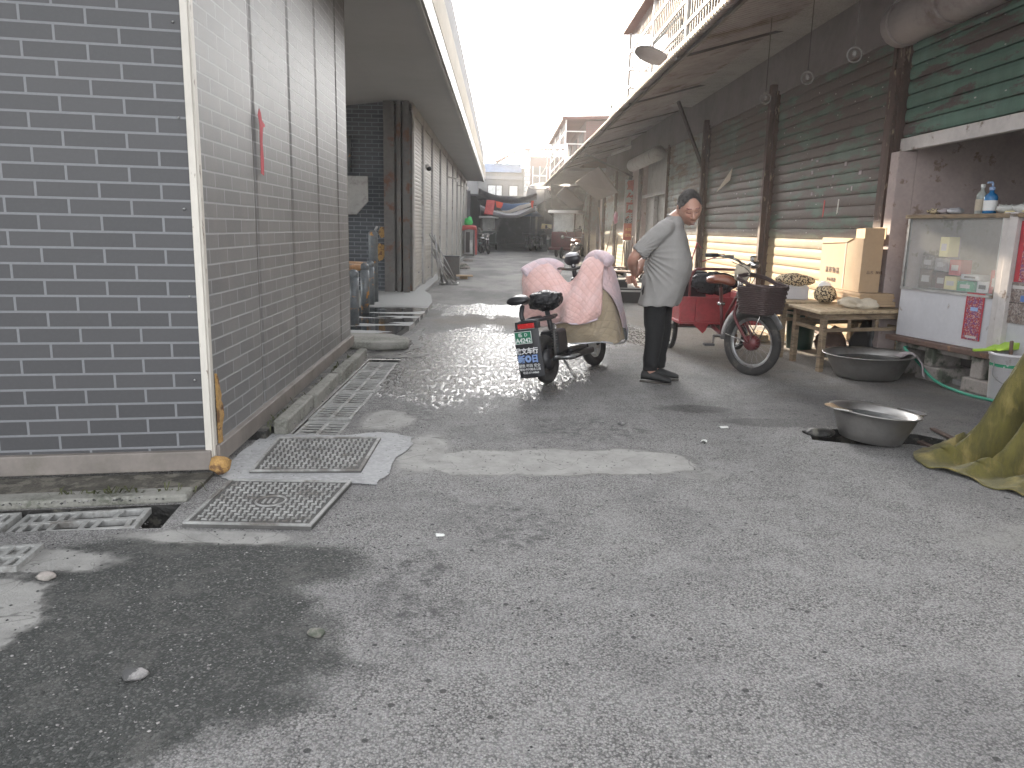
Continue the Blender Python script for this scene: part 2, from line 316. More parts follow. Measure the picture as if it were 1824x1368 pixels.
K['pink_wall'] = brick('far_red_brick', (.12, .062, .055), (.15, .082, .072), (.12, .09, .085), .24, .075, .01, .9, False)
K['tile_white'] = brick('white_wall_tile', (.34, .34, .34), (.38, .38, .38), (.12, .12, .13), .34, .34, .03, .4, False)
K['far_wall'] = M('far_plaster', (.13, .127, .125), .8, 0, .15, .5, (.22, .19, .18), .8)
K['roof_red'] = M('red_roof', (.13, .055, .045), .8, 0, .2, .8)
K['blue_sheet'] = M('blue_sheet', (.12, .19, .34), .6, 0, .2, .5)
K['tarp_dark'] = M('dark_tarp', (.05, .05, .055), .7, 0, .3, 1.5, (.12, .12, .12), 2)
K['tarp_grey'] = M('grey_tarp', (.22, .21, .215), .7, 0, .2, 1.5)
K['tarp_pale'] = M('pale_tarp', (.50, .47, .43), .7, 0, .2, 1.5)
K['awning_brown'] = M('faded_awning_board', (.13, .105, .10), .8, 0, .12, 1.5)
K['cloth_red'] = M('red_cloth', (.50, .10, .10), .85, 0, .2, 5)
K['cloth_bright'] = M('bright_red_cloth', (.68, .10, .06), .85, 0, .1, 5)
K['bright_green'] = M('bright_green_plastic', (.04, .55, .12), .5, 0, .15, 12, bmp=.5, bs=30)
K['van_green'] = M('dull_green_body', (.06, .085, .08), .45, 0, .2, 2)
K['teal'] = M('teal_fairing', (.12, .22, .21), .4, 0, .1)
K['yellow'] = M('yellow_board', (.68, .60, .30), .6, 0, .1)
K['foliage'] = M('weed_leaf', (.05, .055, .02), .8, 0, .4, 20, bmp=0)
K['stone'] = M('loose_stone', (.25, .24, .235), .9, 0, .45, 18, (.07, .07, .07), 5, .5, .55, .5, 90)
K['curtain'] = M('white_curtain', (.60, .60, .58), .8)
def leopard():
    m, nt, b, tc = base('animal_print_cloth'); P = tc.outputs['Object']
    vo = node(nt, 'ShaderNodeTexNoise'); inp(nt, vo, 'Vector', P); inp(nt, vo, 'Scale', 55); inp(nt, vo, 'Detail', 1.5)
    c = mix(nt, ramp(nt, vo.outputs[0], .48, .53), (.52, .42, .27), (.05, .035, .025))
    inp(nt, b, 'Base Color', c); inp(nt, b, 'Roughness', .9)
    return m
K['leopard'] = leopard()
def poster(name, c1, c2, c3, s=22):
    m, nt, b, tc = base(name); P = tc.outputs['Object']
    n = noi(nt, P, s, 3, .7, .6); n2 = noi(nt, P, s*2.4, 3, .7)
    c = mix(nt, ramp(nt, n, .46, .54), c1, c2)
    c = mix(nt, ramp(nt, n2, .53, .58), c, c3)
    inp(nt, b, 'Base Color', c); inp(nt, b, 'Roughness', .4)
    return m
K['poster_red'] = poster('red_festive_print', (.30, .03, .04), (.16, .05, .17), (.50, .30, .26), 34)
K['poster_newsprint'] = poster('stained_newsprint', (.32, .28, .26), (.20, .15, .13), (.10, .08, .08), 30)

# ------------------------------------------------------------------ mesh builder
class G:
    def __init__(s): s.v = []; s.f = []; s.mi = []; s.cur = 0; s.smooth = []; s.sm = False
    def add(s, vs, fs, sm=None):
        o = len(s.v); s.v += [tuple(v) for v in vs]
        for f in fs: s.f.append([i+o for i in f]); s.mi.append(s.cur); s.smooth.append(s.sm if sm is None else sm)
    def box(s, c, d, rz=0, rot=None):
        x, y, z = (k/2 for k in d)
        q = rot if rot is not None else Matrix.Rotation(rz, 3, 'Z')
        vs = [Vector(c)+q@Vector((a*x, b*y, e*z)) for a in (-1, 1) for b in (-1, 1) for e in (-1, 1)]
        s.add(vs, [(0, 1, 3, 2), (4, 6, 7, 5), (0, 4, 5, 1), (2, 3, 7, 6), (0, 2, 6, 4), (1, 5, 7, 3)]); return s
    def bb(s, x0, x1, y0, y1, z0, z1):
        return s.box(((x0+x1)/2, (y0+y1)/2, (z0+z1)/2), (abs(x1-x0), abs(y1-y0), abs(z1-z0)))
    def bar(s, a, b, wd, h=None, upv=(0, 0, 1)):
        a, b = Vector(a), Vector(b); d = (b-a); L = d.length; d.normalize(); u = Vector(upv)
        if abs(d.dot(u)) > .98: u = Vector((0, 1, 0))
        x = d.cross(u).normalized(); z = x.cross(d)
        return s.box((a+b)/2, (wd, L, h or wd), rot=Matrix((x, d, z)).transposed())
    def tube(s, pts, r, n=8, closed=False, ref=None):
        P = [Vector(p) for p in pts]; N = len(P)
        rr = r if isinstance(r, (list, tuple)) else [r]*N
        vs = []; fs = []; x = None
        for i in range(N):
            if closed: t = (P[(i+1) % N]-P[i-1])
            else: t = P[min(i+1, N-1)]-P[max(i-1, 0)]
            t.normalize()
            if x is None:
                a = Vector(ref) if ref else (Vector((0, 0, 1)) if abs(t.z) < .9 else Vector((1, 0, 0)))
                x = t.cross(a).normalized()
            else: x = (x-t*x.dot(t)).normalized()
            y = t.cross(x)
            rx, ry = rr[i] if isinstance(rr[i], (list, tuple)) else (rr[i], rr[i])
            for k in range(n):
                a = 2*math.pi*k/n; vs.append(P[i]+x*math.cos(a)*rx+y*math.sin(a)*ry)
        for i in range(N if closed else N-1):
            for k in range(n):
                j = (i+1) % N
                fs.append((i*n+k, i*n+(k+1) % n, j*n+(k+1) % n, j*n+k))
        if not closed:
            fs.append(tuple(range(n-1, -1, -1))); fs.append(tuple((N-1)*n+k for k in range(n)))
        s.add(vs, fs, True); return s
    def cyl(s, a, b, r, n=12, r2=None): return s.tube([a, b], [r, r if r2 is None else r2], n)
    def lathe(s, prof, c=(0, 0, 0), n=24, rot=None, sx=1, sy=1, closed=False):
        c = Vector(c); q = rot or Matrix.Identity(3); vs = []; fs = []
        for (r, z) in prof:
            for k in range(n):
                a = 2*math.pi*k/n; vs.append(c+q@Vector((r*math.cos(a)*sx, r*math.sin(a)*sy, z)))
        m_ = len(prof)
        for i in range(m_ if closed else m_-1):
            j = (i+1) % m_
            for k in range(n): fs.append((i*n+k, i*n+(k+1) % n, j*n+(k+1) % n, j*n+k))
        s.add(vs, fs, True); return s
    def prism(s, poly, z0, z1, fr=None):
        """poly in a plane, extruded from z0 to z1; fr maps (x,y,z)->world"""
        fr = fr or (lambda x, y, z: (x, y, z)); n = len(poly)
        vs = [fr(x, y, z0) for x, y in poly]+[fr(x, y, z1) for x, y in poly]
        fs = [tuple(range(n-1, -1, -1)), tuple(range(n, 2*n))]+[(i, (i+1) % n, n+(i+1) % n, n+i) for i in range(n)]
        s.add(vs, fs); return s
    def grid(s, fn, nu, nv, cu=False, sm=True):
        vs = [fn(i/(nu if cu else nu-1), j/(nv-1)) for j in range(nv) for i in range(nu)]; fs = []
        for j in range(nv-1):
            for i in range(nu if cu else nu-1):
                k = (i+1) % nu; fs.append((j*nu+i, j*nu+k, (j+1)*nu+k, (j+1)*nu+i))
        s.add(vs, fs, sm); return s
    def ball(s, c, r, nu=14, nv=9):
        c = Vector(c); r = r if isinstance(r, tuple) else (r, r, r)
        return s.grid(lambda u, v: c+Vector((r[0]*math.cos(2*math.pi*u)*math.sin(math.pi*v), r[1]*math.sin(2*math.pi*u)*math.sin(math.pi*v), -r[2]*math.cos(math.pi*v))), nu, nv, True)
    def build(s, name, mat, parent=None, loc=None, rot=None, bevel=0, solid=0, uv=False, loop=None, weld=False):
        me = bpy.data.meshes.new(name); me.from_pydata(s.v, [], s.f)
        mats = mat if isinstance(mat, (list, tuple)) else [mat]
        for k in mats: me.materials.append(K[k] if isinstance(k, str) else k)
        me.polygons.foreach_set('material_index', s.mi); me.polygons.foreach_set('use_smooth', s.smooth)
        if weld or not uv:
            bm = bmesh.new(); bm.from_mesh(me)
            if weld: bmesh.ops.remove_doubles(bm, verts=bm.verts, dist=1e-4)
            bmesh.ops.recalc_face_normals(bm, faces=bm.faces); bm.to_mesh(me); bm.free()
        if uv:
            ul = me.uv_layers.new(name='UVMap')
            for p in me.polygons:
                n = p.normal
                if abs(n.z) > .8: tx, ty = Vector((1, 0, 0)), Vector((0, 1, 0))
                else:
                    tx = Vector((0, 0, 1)).cross(n).normalized(); ty = Vector((0, 0, 1))
                    if tx.x+tx.y < 0: tx = -tx
                for li in p.loop_indices:
                    co = me.vertices[me.loops[li].vertex_index].co
                    ul.data[li].uv = (co.dot(tx), co.dot(ty))
        o = bpy.data.objects.new(name, me); COL.objects.link(o)
        attach(o, parent)
        if loc: o.location = loc
        if rot: o.rotation_euler = rot
        if solid:
            md = o.modifiers.new('solid', 'SOLIDIFY'); md.thickness = solid; md.offset = 0
        if bevel:
            md = o.modifiers.new('bevel', 'BEVEL'); md.width = bevel; md.segments = 2; md.limit_method = 'ANGLE'
        return o

WORLDS = set()
def attach(o, parent):
    o.parent = parent
    if parent is not None and parent.name in WORLDS: o.matrix_parent_inverse = Matrix.Translation(-Vector(parent.location))
def wthing(name, loc, label, cat, group=None):
    """an Empty at the thing's base whose parts are modelled in the place's own coordinates"""
    o = empty(name, loc, label, cat, group); WORLDS.add(o.name); return o

def tag(o, label=None, cat=None, group=None, kind=None):
    for k, v in (('label', label), ('category', cat), ('group', group), ('kind', kind)):
        if v: o[k] = v
    return o
def empty(name, loc, label, cat, group=None, rz=0, rot=None):
    o = bpy.data.objects.new(name, None); COL.objects.link(o); o.location = loc
    o.rotation_euler = rot if rot else (0, 0, rz); o.empty_display_size = .1
    return tag(o, label, cat, group)
def struct(o): o['kind'] = 'structure'; return o
def copy_tree(o, parent=None):
    c = o.copy(); COL.objects.link(c); c.parent = parent
    for ch in list(o.children): copy_tree(ch, c)
    return c
def catmull(P, n):
    P = [Vector(p) for p in P]; out = []
    for i in range(len(P)-1):
        a = P[max(i-1, 0)]; b = P[i]; c = P[i+1]; d = P[min(i+2, len(P)-1)]
        for k in range(n):
            t = k/n; out.append(.5*((2*b)+(c-a)*t+(2*a-5*b+4*c-d)*t*t+(3*b-a-3*c+d)*t**3))
    out.append(P[-1]); return out
def patch(ctrl, nu, nv, fold=None):
    """smooth sheet through a grid of control points; returns a G with UV-able grid"""
    rows = [catmull(r, nu) for r in ctrl]; cols = [catmull([r[i] for r in rows], nv) for i in range(len(rows[0]))]
    W, H = len(cols), len(cols[0]); g = G()
    vs = []
    for j in range(H):
        for i in range(W):
            p = cols[i][j].copy()
            if fold: p += Vector(fold(i/(W-1), j/(H-1)))
            vs.append(p)
    fs = [(j*W+i, j*W+i+1, (j+1)*W+i+1, (j+1)*W+i) for j in range(H-1) for i in range(W-1)]
    g.add(vs, fs, True); g.WH = (W, H)
    return g
def build_cloth(g, name, mat, parent, su=1, sv=1, thick=.008):
    o = g.build(name, mat, parent, solid=thick)
    W, H = g.WH; me = o.data; ul = me.uv_layers.new(name='UVMap')
    for p in me.polygons:
        for li in p.loop_indices:
            vi = me.loops[li].vertex_index; ul.data[li].uv = ((vi % W)/(W-1)*su, (vi//W)/(H-1)*sv)
    return o
def text(body, size, mat, parent, loc, rot, name='lettering', ext=.0015, align='CENTER', sx=1, bold=0):
    c = bpy.data.curves.new(name, 'FONT'); c.body = body; c.size = size; c.align_x = align; c.align_y = 'CENTER'; c.extrude = ext; c.offset = bold
    o = bpy.data.objects.new(name, c); COL.objects.link(o)
    bpy.context.view_layer.update(); d = bpy.context.evaluated_depsgraph_get()
    me = bpy.data.meshes.new_from_object(o.evaluated_get(d)); bpy.data.objects.remove(o); 
    me.materials.clear(); me.materials.append(K[mat])
    t = bpy.data.objects.new(name, me); COL.objects.link(t); attach(t, parent)
    if isinstance(rot, Matrix):
        mm = rot.to_4x4(); mm.translation = loc; t.matrix_basis = mm @ Matrix.Diagonal((sx, 1, 1, 1))
    else:
        t.location = loc; t.rotation_euler = rot; t.scale = (sx, 1, 1)
    return t
def remesh(g, name, mat, parent, voxel, smooth=3, disp=None):
    """join closed tubes into one continuous skin"""
    o = g.build(name, mat, None)
    md = o.modifiers.new('r', 'REMESH'); md.mode = 'VOXEL'; md.voxel_size = voxel; md.use_smooth_shade = True
    if smooth:
        s_ = o.modifiers.new('s', 'SMOOTH'); s_.iterations = smooth; s_.factor = .5
    bpy.context.view_layer.update(); d = bpy.context.evaluated_depsgraph_get()
    me = bpy.data.meshes.new_from_object(o.evaluated_get(d)); bpy.data.objects.remove(o)
    if disp:
        ns = [v.normal.copy() for v in me.vertices]
        for v, n_ in zip(me.vertices, ns): v.co += n_*disp(v.co, n_)
    for p in me.polygons: p.use_smooth = True
    o = bpy.data.objects.new(name, me); COL.objects.link(o); attach(o, parent)
    return o

# ================================================================== SETTING
# ---- ground with the drain trenches cut into it
TR1 = [(-1.275, 4.56), (-.975, 4.56), (-.955, 7.45), (-1.255, 7.45)]
TR2 = [(-3.6, 2.86), (-1.42, 3.11), (-1.45, 3.40), (-3.6, 3.05)]
TR3 = [(2.02, 4.72), (2.35, 4.60), (2.62, 4.66), (3.02, 4.36), (3.12, 4.52), (2.80, 4.90), (2.40, 5.02), (2.10, 4.98)]
def ground_with_holes():
    bm = bmesh.new()
    def loop(ps):
        vs = [bm.verts.new((x, y, 0)) for x, y in ps]; return [bm.edges.new((vs[i], vs[(i+1) % len(vs)])) for i in range(len(vs))]
    es = loop([(-400, -300), (400, -300), (400, 900), (-400, 900)])
    for t in (TR1, TR2, TR3): es += loop(t)
    bmesh.ops.triangle_fill(bm, use_beauty=True, use_dissolve=False, edges=es)
    for f in bm.faces:
        if f.normal.z < 0: f.normal_flip()
    me = bpy.data.meshes.new('ground'); bm.to_mesh(me); bm.free(); me.materials.append(K['asphalt'])
    o = bpy.data.objects.new('ground', me); COL.objects.link(o); return struct(o)
ground_with_holes()
for tr, dp in ((TR1, .16), (TR2, .2), (TR3, .12)):
    g = G(); n = len(tr)
    lo = [(x, y, -dp) for x, y in tr]; hi = [(x, y, -.001) for x, y in tr]
    g.add(lo+hi, [tuple(range(n))]+[(i, (i+1) % n, n+(i+1) % n, n+i) for i in range(n)])
    struct(g.build('drain_channel', 'mud'))

def blot(name, pts, z, mat, jag=.03, sub=9, seed=1, thick=.0):
    """sheet with a ragged outline lying on the ground"""
    r = random.Random(seed); out = []; n = len(pts)
    for i in range(n):
        a = Vector(pts[i]); b = Vector(pts[(i+1) % n]); nrm = Vector((-(b-a).y, (b-a).x)).normalized()
        for k in range(sub):
            t = k/sub; p = a.lerp(b, t)
            out.append(p+nrm*(jag*noise.noise(Vector((p.x*5, p.y*5, seed)))*2+r.uniform(-1, 1)*jag*.22))
    g = G(); g.prism([(p.x, p.y) for p in out], z-.004, z)
    return struct(g.build(name, mat))
blot('cement_collar', [(-1.48, 3.86), (-1.30, 3.70), (-.95, 3.74), (-.60, 3.70), (-.56, 3.95), (-.50, 4.62), (-.75, 4.70), (-1.0, 4.60), (-1.42, 4.62)], .009, 'concrete_light', .022, 12, 5)

# ---- kerb along the brick wall, and the slab in front of the passage
g = G()
segs = [(4.60, 5.35), (5.36, 6.2), (6.21, 6.85), (6.86, 7.5)]
for a, b in segs:
    x0 = -1.30+.012*(a-4.6)
    g.box((-1.335+.008*(a-4.6), (a+b)/2, .045), (.085+rnd.uniform(-.006, .006), b-a-.006, .11+rnd.uniform(-.01, .01)), rz=R(.8))
struct(g.build('kerb', 'kerb', bevel=.012))
g = G(); g.prism([(-1.50, 4.5), (-1.385, 4.5), (-1.36, 7.5), (-1.54, 7.5)], .0, .055)
struct(g.build('kerb_backfill', 'mud'))
g = G(); g.prism([(-6, 2.6), (-1.43, 3.42), (-1.44, 3.54), (-6, 2.74)], -.002, .04)
struct(g.build('kerb', 'kerb', bevel=.012))
g = G(); g.prism([(-6, 2.75), (-1.44, 3.55), (-1.45, 3.82), (-6, 3.1)], -.002, .018)
struct(g.build('kerb_backfill', M('damp_silt', (.06, .055, .045), .9, 0, .5, 9, (.13, .12, .10), 12, .5, .6, 1, 40, .01)))
g = G()
sl = [(-6, 8.9), (-1.75, 8.62), (-1.42, 8.5), (-1.18, 8.9), (-1.10, 9.8), (-1.08, 11.2), (-1.10, 12.8), (-1.25, 14.2), (-1.45, 15.2), (-1.52, 38), (-1.7, 38), (-1.7, 15.0), (-6, 15.0)]
g.prism(sl, 0, .06)
def slab_mat():
    m, nt, b, tc = base('wet_cement_slab'); P = tc.outputs['Object']
    n = noi(nt, scaled(nt, P, (.55, 2.1, 1)), 1.15, 5, .55); n2 = noi(nt, P, 30, 4)
    s = node(nt, 'ShaderNodeSeparateXYZ'); inp(nt, s, 0, P)
    k = math_(nt, 'MULTIPLY', ramp(nt, n, .46, .49), ramp(nt, s.outputs[1], 12.3, 11.6))
    c = mix(nt, k, mix(nt, n2, (.27, .275, .27), (.36, .365, .36)), (.025, .028, .03))
    inp(nt, b, 'Base Color', c); inp(nt, b, 'Roughness', math_(nt, 'SUBTRACT', .8, math_(nt, 'MULTIPLY', k, .74)))
    bump(nt, b, n2, .12, .004)
    return m
K['slab'] = slab_mat()
struct(g.build('pavement_slab', 'slab'))
g = G(); g.prism([(-1.55, 8.02), (-1.22, 7.98), (-.95, 8.1), (-.98, 8.45), (-1.2, 8.72), (-1.7, 8.75), (-1.8, 8.3)], 0, .085)
struct(g.build('pavement_slab', 'kerb', bevel=.03))
blot('wet_crack', [(-1.02, 7.72), (-.70, 7.80), (-.74, 7.66), (-.98, 7.52), (-1.3, 7.5), (-1.34, 7.85), (-1.22, 7.98), (-.96, 8.06), (-.92, 8.4), (-1.05, 9.0), (-1.0, 9.9), (-.95, 9.9), (-.94, 9.0), (-.82, 8.3)], .004, 'mud', .02, 6, 21)

# ---- drain covers
def grate(name, L, W, loc, rz, n, cols, label, group, broken=0, tilt=(0, 0)):
    e = empty(name, loc, label, 'drain grate', group, rot=(R(tilt[0]), R(tilt[1]), rz))
    f = G(); b = .022; h = .03
    f.bb(-W/2, -W/2+b, -L/2, L/2, -h, 0); f.bb(W/2-b, W/2, -L/2, L/2, -h, 0)
    f.bb(-W/2+b, W/2-b, -L/2, -L/2+b, -h, 0); f.bb(-W/2+b, W/2-b, L/2-b, L/2, -h, 0)
    for c in range(1, cols):
        x = -W/2+W*c/cols; f.bb(x-.014, x+.014, -L/2+b, L/2-b, -h, 0)
    f.build('frame', 'iron', e, bevel=.003)
    q = G(); r = random.Random(int(loc[1]*100)); st = (L-2*b)/n
    for i in range(n):
        y = -L/2+b+st*(i+.5)
        for c in range(cols):
            if i >= n-broken: 
                if r.random() < .5: continue
            x0 = -W/2+W*c/cols+.016; x1 = -W/2+W*(c+1)/cols-.016
            dy = r.uniform(-.012, .012) if i >= n-broken else 0
            q.box(((x0+x1)/2, y+dy, -.004), (x1-x0, st*.36, .006), rz=dy*14)
    q.build('slat', 'iron', e)
    return e
gl = ['rusty drain grate nearest the two covers along the left wall', 'drain grate second from the covers in the gutter by the left wall', 'drain grate third from the covers in the gutter by the left wall', 'middle drain grate of the wet gutter beside the kerb', 'drain grate sixth in line, last but one before the wet slab', 'farthest drain grate of the gutter touching the pale wet slab']
gl.insert(4, 'drain grate two before the slab in the wet left gutter'); gl.pop(5)
for i, y in enumerate((4.79, 5.25, 5.71, 6.17, 6.63, 7.09)):
    grate('drain_grate', .45, .285, (-1.12+.007*(i*.45), y, -.004+(.008 if i == 1 else 0)), -.006, 6, 2, gl[i], 'drain grates in the gutter by the left wall', tilt=(rnd.uniform(-.8, .8), rnd.uniform(-1, 1)))
for x, y, br, lb in ((-2.33, 3.10, 0, 'slotted drain grate at the left picture edge below the brick wall'), (-1.80, 3.185, 5, 'broken drain grate with snapped bars near the brick corner')):
    grate('drain_grate', .52, .235, (x, y, .0), R(-82), 8, 2, lb, 'slotted drain grates in front of the brick wall', br, (1.5, 0))
grate('drain_grate', .50, .22, (-2.02, 2.755, .012), R(-84), 8, 2, 'loose slotted grate lying on the cement in front of the others', 'slotted drain grates in front of the brick wall', tilt=(2, 0))

def cover(corners, label, circle):
    a, b, c, d = [Vector((*p, 0)) for p in corners]
    cen = (a+b+c+d)/4; e = wthing('manhole_cover', cen, label, 'manhole cover', 'square drain covers on the left')
    def P(u, v, z): return (a.lerp(b, u)).lerp(d.lerp(c, u), v)+Vector((0, 0, z))
    def slab(g, u0, u1, v0, v1, z0, z1):
        g.add([P(u, v, z) for u in (u0, u1) for v in (v0, v1) for z in (z0, z1)], [(0, 1, 3, 2), (4, 6, 7, 5), (0, 4, 5, 1), (2, 3, 7, 6), (0, 2, 6, 4), (1, 5, 7, 3)])
    g = G(); slab(g, 0, 1, 0, 1, .0, .018); g.build('plate', 'iron_dark', e, bevel=.003)
    g = G()
    for (u0, u1, v0, v1) in ((0, .03, 0, 1), (.97, 1, 0, 1), (.03, .97, 0, .03), (.03, .97, .97, 1)): slab(g, u0, u1, v0, v1, .017, .026)
    g.build('rim', 'iron', e, bevel=.002)
    g = G(); nu, nv = 17, 15
    for i in range(nu):
        for j in range(nv):
            u = .055+.89*(i+.5)/nu; v = .055+.89*(j+.5)/nv
            if circle and (u-.5)**2/.017+(v-.5)**2/.017 < 1: continue
            w_, h_ = (.021, .0075) if (i+j) % 2 else (.0075, .021)
            slab(g, u-w_, u+w_, v-h_, v+h_, .017, .0245)
    if circle:
        ring = [P(.5+.115*math.cos(t*.2617), .5+.115*math.sin(t*.2617), .019) for t in range(24)]
        g.tube(ring, .006, 6, closed=True)
        for k in range(3): slab(g, .44+.045*k, .46+.045*k, .45, .55, .017, .023)
    g.build('tread_pattern', 'iron', e)
cover([(-1.315, 4.49), (-.70, 4.53), (-.705, 3.875), (-1.275, 3.835)], 'iron manhole cover set in white cement beside the brick wall', False)
cover([(-1.325, 3.70), (-.72, 3.70), (-.78, 3.105), (-1.33, 3.115)], 'nearer iron cover half buried in grit with a round emblem', True)

# ================================================================== LEFT: brick panel building
C0 = Vector((-1.461, 3.837, 0)); C1 = Vector((-1.548, 8.048, 0)); HB = 3.95
fd = Vector((-math.cos(R(9.6)), -math.sin(R(9.6)), 0))   # front face runs back to the left
CL = C0+fd*7
e = wthing('brick_panel_building', C0, 'building clad in dark brick pattern panels at the left corner', 'building')
def wallquad(a, b, z0, z1, thick, nrm):
    n = Vector(nrm)*thick; g = G(); a, b = Vector(a), Vector(b)
    vs = [a+Vector((0, 0, z0)), b+Vector((0, 0, z0)), b+Vector((0, 0, z1)), a+Vector((0, 0, z1))]
    g.add(vs+[v+n for v in vs], [(0, 1, 2, 3), (7, 6, 5, 4), (0, 4, 5, 1), (1, 5, 6, 2), (2, 6, 7, 3), (3, 7, 4, 0)])
    return g
nf = Vector((-fd.y, fd.x, 0)); nf = -nf if nf.y > 0 else nf      # outward (towards camera)
sdv = (C1-C0).normalized(); ns = Vector((sdv.y, -sdv.x, 0))
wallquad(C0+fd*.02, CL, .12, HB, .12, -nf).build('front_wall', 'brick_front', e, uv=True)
# the side is made of separate sandwich panels with a shadow gap at each seam
ys = [0, .98, 1.88, 2.78, 3.68, (C1-C0).length]
for i in range(5):
    a, b = C0+sdv*(ys[i]+(.03 if i == 0 else .004)), C0+sdv*(ys[i+1]-.004)
    g = G(); N = 9
    # slightly dished panel
    def fn(u, v, a=a, b=b, i=i):
        p = a.lerp(b, u); p.z = .12+v*(HB-.12)
        d = .0015*math.sin(math.pi*u)+.0012*noise.noise(Vector((p.y*1.5, p.z*1.2, i)))
        ed = min(u, 1-u)
        if ed < .03: d -= .006
        return p+ns*d
    us = [0, .012, .05, .2, .35, .5, .65, .8, .95, .988, 1]
    vs = []; fs = []; nv = 24
    for j in range(nv+1):
        for u in us: vs.append(fn(u, j/nv))
    W = len(us)
    for j in range(nv):
        for k in range(W-1): fs.append((j*W+k, j*W+k+1, (j+1)*W+k+1, (j+1)*W+k))
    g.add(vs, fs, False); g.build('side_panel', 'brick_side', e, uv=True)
wallquad(C0-ns*.01, C1-ns*.01, .05, HB, .08, -ns).build('inner_wall', 'steel_dark', e)
wallquad(C1, C1-Vector((5, .4, 0)), .05, HB, .1, (0, -1, 0)).build('rear_wall', 'skirt', e)
# corner trim : two cream angles with a bead between
g = G(); c_ = C0+(nf+ns)*.006
for off, wd in ((fd*.035, .045), (sdv*.035, .045)):
    pass
g.box(c_+fd*.018+Vector((0, 0, 2.03)), (.034, .014, 3.9), rz=R(9.6)); g.box(c_+sdv*.028+Vector((0, 0, 2.03)), (.014, .044, 3.9), rz=R(1.2))
g.build('corner_trim', 'trim', e, bevel=.003)
g = G(); r = random.Random(3)
for k in range(9): g.ball(C0+fd*.062+nf*.008+Vector((0, 0, .5+k*.42)), .006, 6, 5)
g.build('rivet', 'steel', e)
# skirting
g = G(); L = 7
g.box(C0+fd*(L/2)+nf*.01+Vector((0, 0, .085)), (L, .05, .10), rz=R(9.6)); g.build('skirting', 'skirt', e, bevel=.005)
g = G(); Ls = (C1-C0).length
g.box(C0+sdv*(Ls/2+.02)+ns*.012+Vector((0, 0, .10)), (.045, Ls, .10), rz=R(1.2)); g.build('skirting', 'skirt', e, bevel=.005)
# crumbling yellow foam
def foam_strip(z0, z1, w0, n, seed, nm):
    g = G(); r = random.Random(seed); out = []
    base_ = C0+sdv*.062+ns*.012
    L_ = [(0, z0)]+[(w0*(.45+.55*r.random())*math.sin(math.pi*(i+.6)/(n+.6))**.4, z0+(z1-z0)*i/n) for i in range(n+1)]+[(0, z1)]
    g.prism(L_, 0, .012, fr=lambda x, y, z: base_+sdv*x+ns*z+Vector((0, 0, y)))
    g.build('insulation_foam', 'foam', e)
foam_strip(.10, .52, .085, 14, 4, 'a'); foam_strip(2.55, 3.05, .055, 12, 6, 'b')
# roof slab of the corner building (out of view but shades the passage)
g = G(); g.prism([(-9, -3), (CL.x, CL.y), (C0.x, C0.y), (C1.x, C1.y), (-7, 8.3)], HB, HB+.15); g.build('roof', 'soffit', e)
g = G(); g.ball(C0+Vector((.05, -.03, .06)), (.055, .05, .045), 14, 9); o = g.build('foam_lump', 'foam'); tag(o, 'lump of yellow foam fallen at the foot of the brick corner', 'foam lump')
md = o.modifiers.new('d', 'DISPLACE'); tx = bpy.data.textures.new('lumps', 'CLOUDS'); tx.noise_scale = .04; md.texture = tx; md.strength = .04
# red sticker strip on the side panels
P0 = C0+sdv*1.07+ns*.016
g = G(); r = random.Random(2)
pl = [(-.012, 0), (.03, -.01), (.032, .10), (.026, .20), (.034, .29), (.065, .30), (.068, .315), (.03, .335), (.024, .38), (0, .40), (-.018, .36), (-.01, .30), (-.004, .18)]
g.prism(pl, 0, .0022, fr=lambda x, y, z: P0+sdv*x*1.5+ns*(z+.003*math.sin(y*30))+Vector((0, 0, 1.58+y*.95)))
o = g.build('torn_sticker', 'paper_red'); tag(o, 'torn red paper strip stuck on the brick pattern side wall', 'sticker')

# ================================================================== LEFT: shop row with white shutters
XL = -1.66; Y0 = 14.9; YE = 38.5; ZS = 3.35
e = wthing('left_shop_row', (XL, Y0, 0), 'row of white roller shutters under a grey eave on the left', 'building')
def slat_sheet(g, x, y0, y1, z0, z1, pitch, depth, out):
    """roller door lying in the plane x, slats bulging towards out (+1/-1)"""
    n = max(1, round((z1-z0)/pitch)); p = (z1-z0)/n; prof = []
    for i in range(n):
        for t, d in ((0, -1), (.07, -1), (.085, .55), (.3, .95), (.5, 1), (.7, .95), (.985, .55)): prof.append((z0+(i+t)*p, d))
    prof.append((z1, 0)); vs = []; fs = []
    for z, d in prof: vs += [(x+out*d*depth, y0, z), (x+out*d*depth, y1, z)]
    for i in range(len(prof)-1): fs.append((2*i, 2*i+1, 2*i+3, 2*i+2))
    g.add(vs, fs, False); return g
# end wall of dark bricks facing the passage, steel posts at its corner
g = G(); g.bb(-7, XL-.42, Y0, Y0+.2, .06, 4.2); g.build('end_wall', 'brick_dark', e, uv=True)
g = G(); 
for (x0, x1, y0, y1) in ((XL-.50, XL-.30, Y0-.22, Y0-.20), (XL-.42, XL-.40, Y0-.20, Y0), (XL-.26, XL-.18, Y0-.25, Y0), (XL-.14, XL-.02, Y0-.28, Y0-.26), (XL-.09, XL-.07, Y0-.26, Y0), (XL-.14, XL+.0, Y0, Y0+.05)): g.bb(x0, x1, y0, y1, .06, 3.5)
g.bb(XL-.5, XL-.02, Y0+.0, Y0+.03, .06, 3.4)
g.build('steel_column', 'steel_dark', e, bevel=.004)
y = Y0+.25; i = 0; bays = []
while y < YE-1:
    wd = (1.75, 2.0, 2.3, 2.5)[min(i, 3)]
    bays.append((y, y+wd)); y += wd+.30; i += 1
yp = Y0+.05
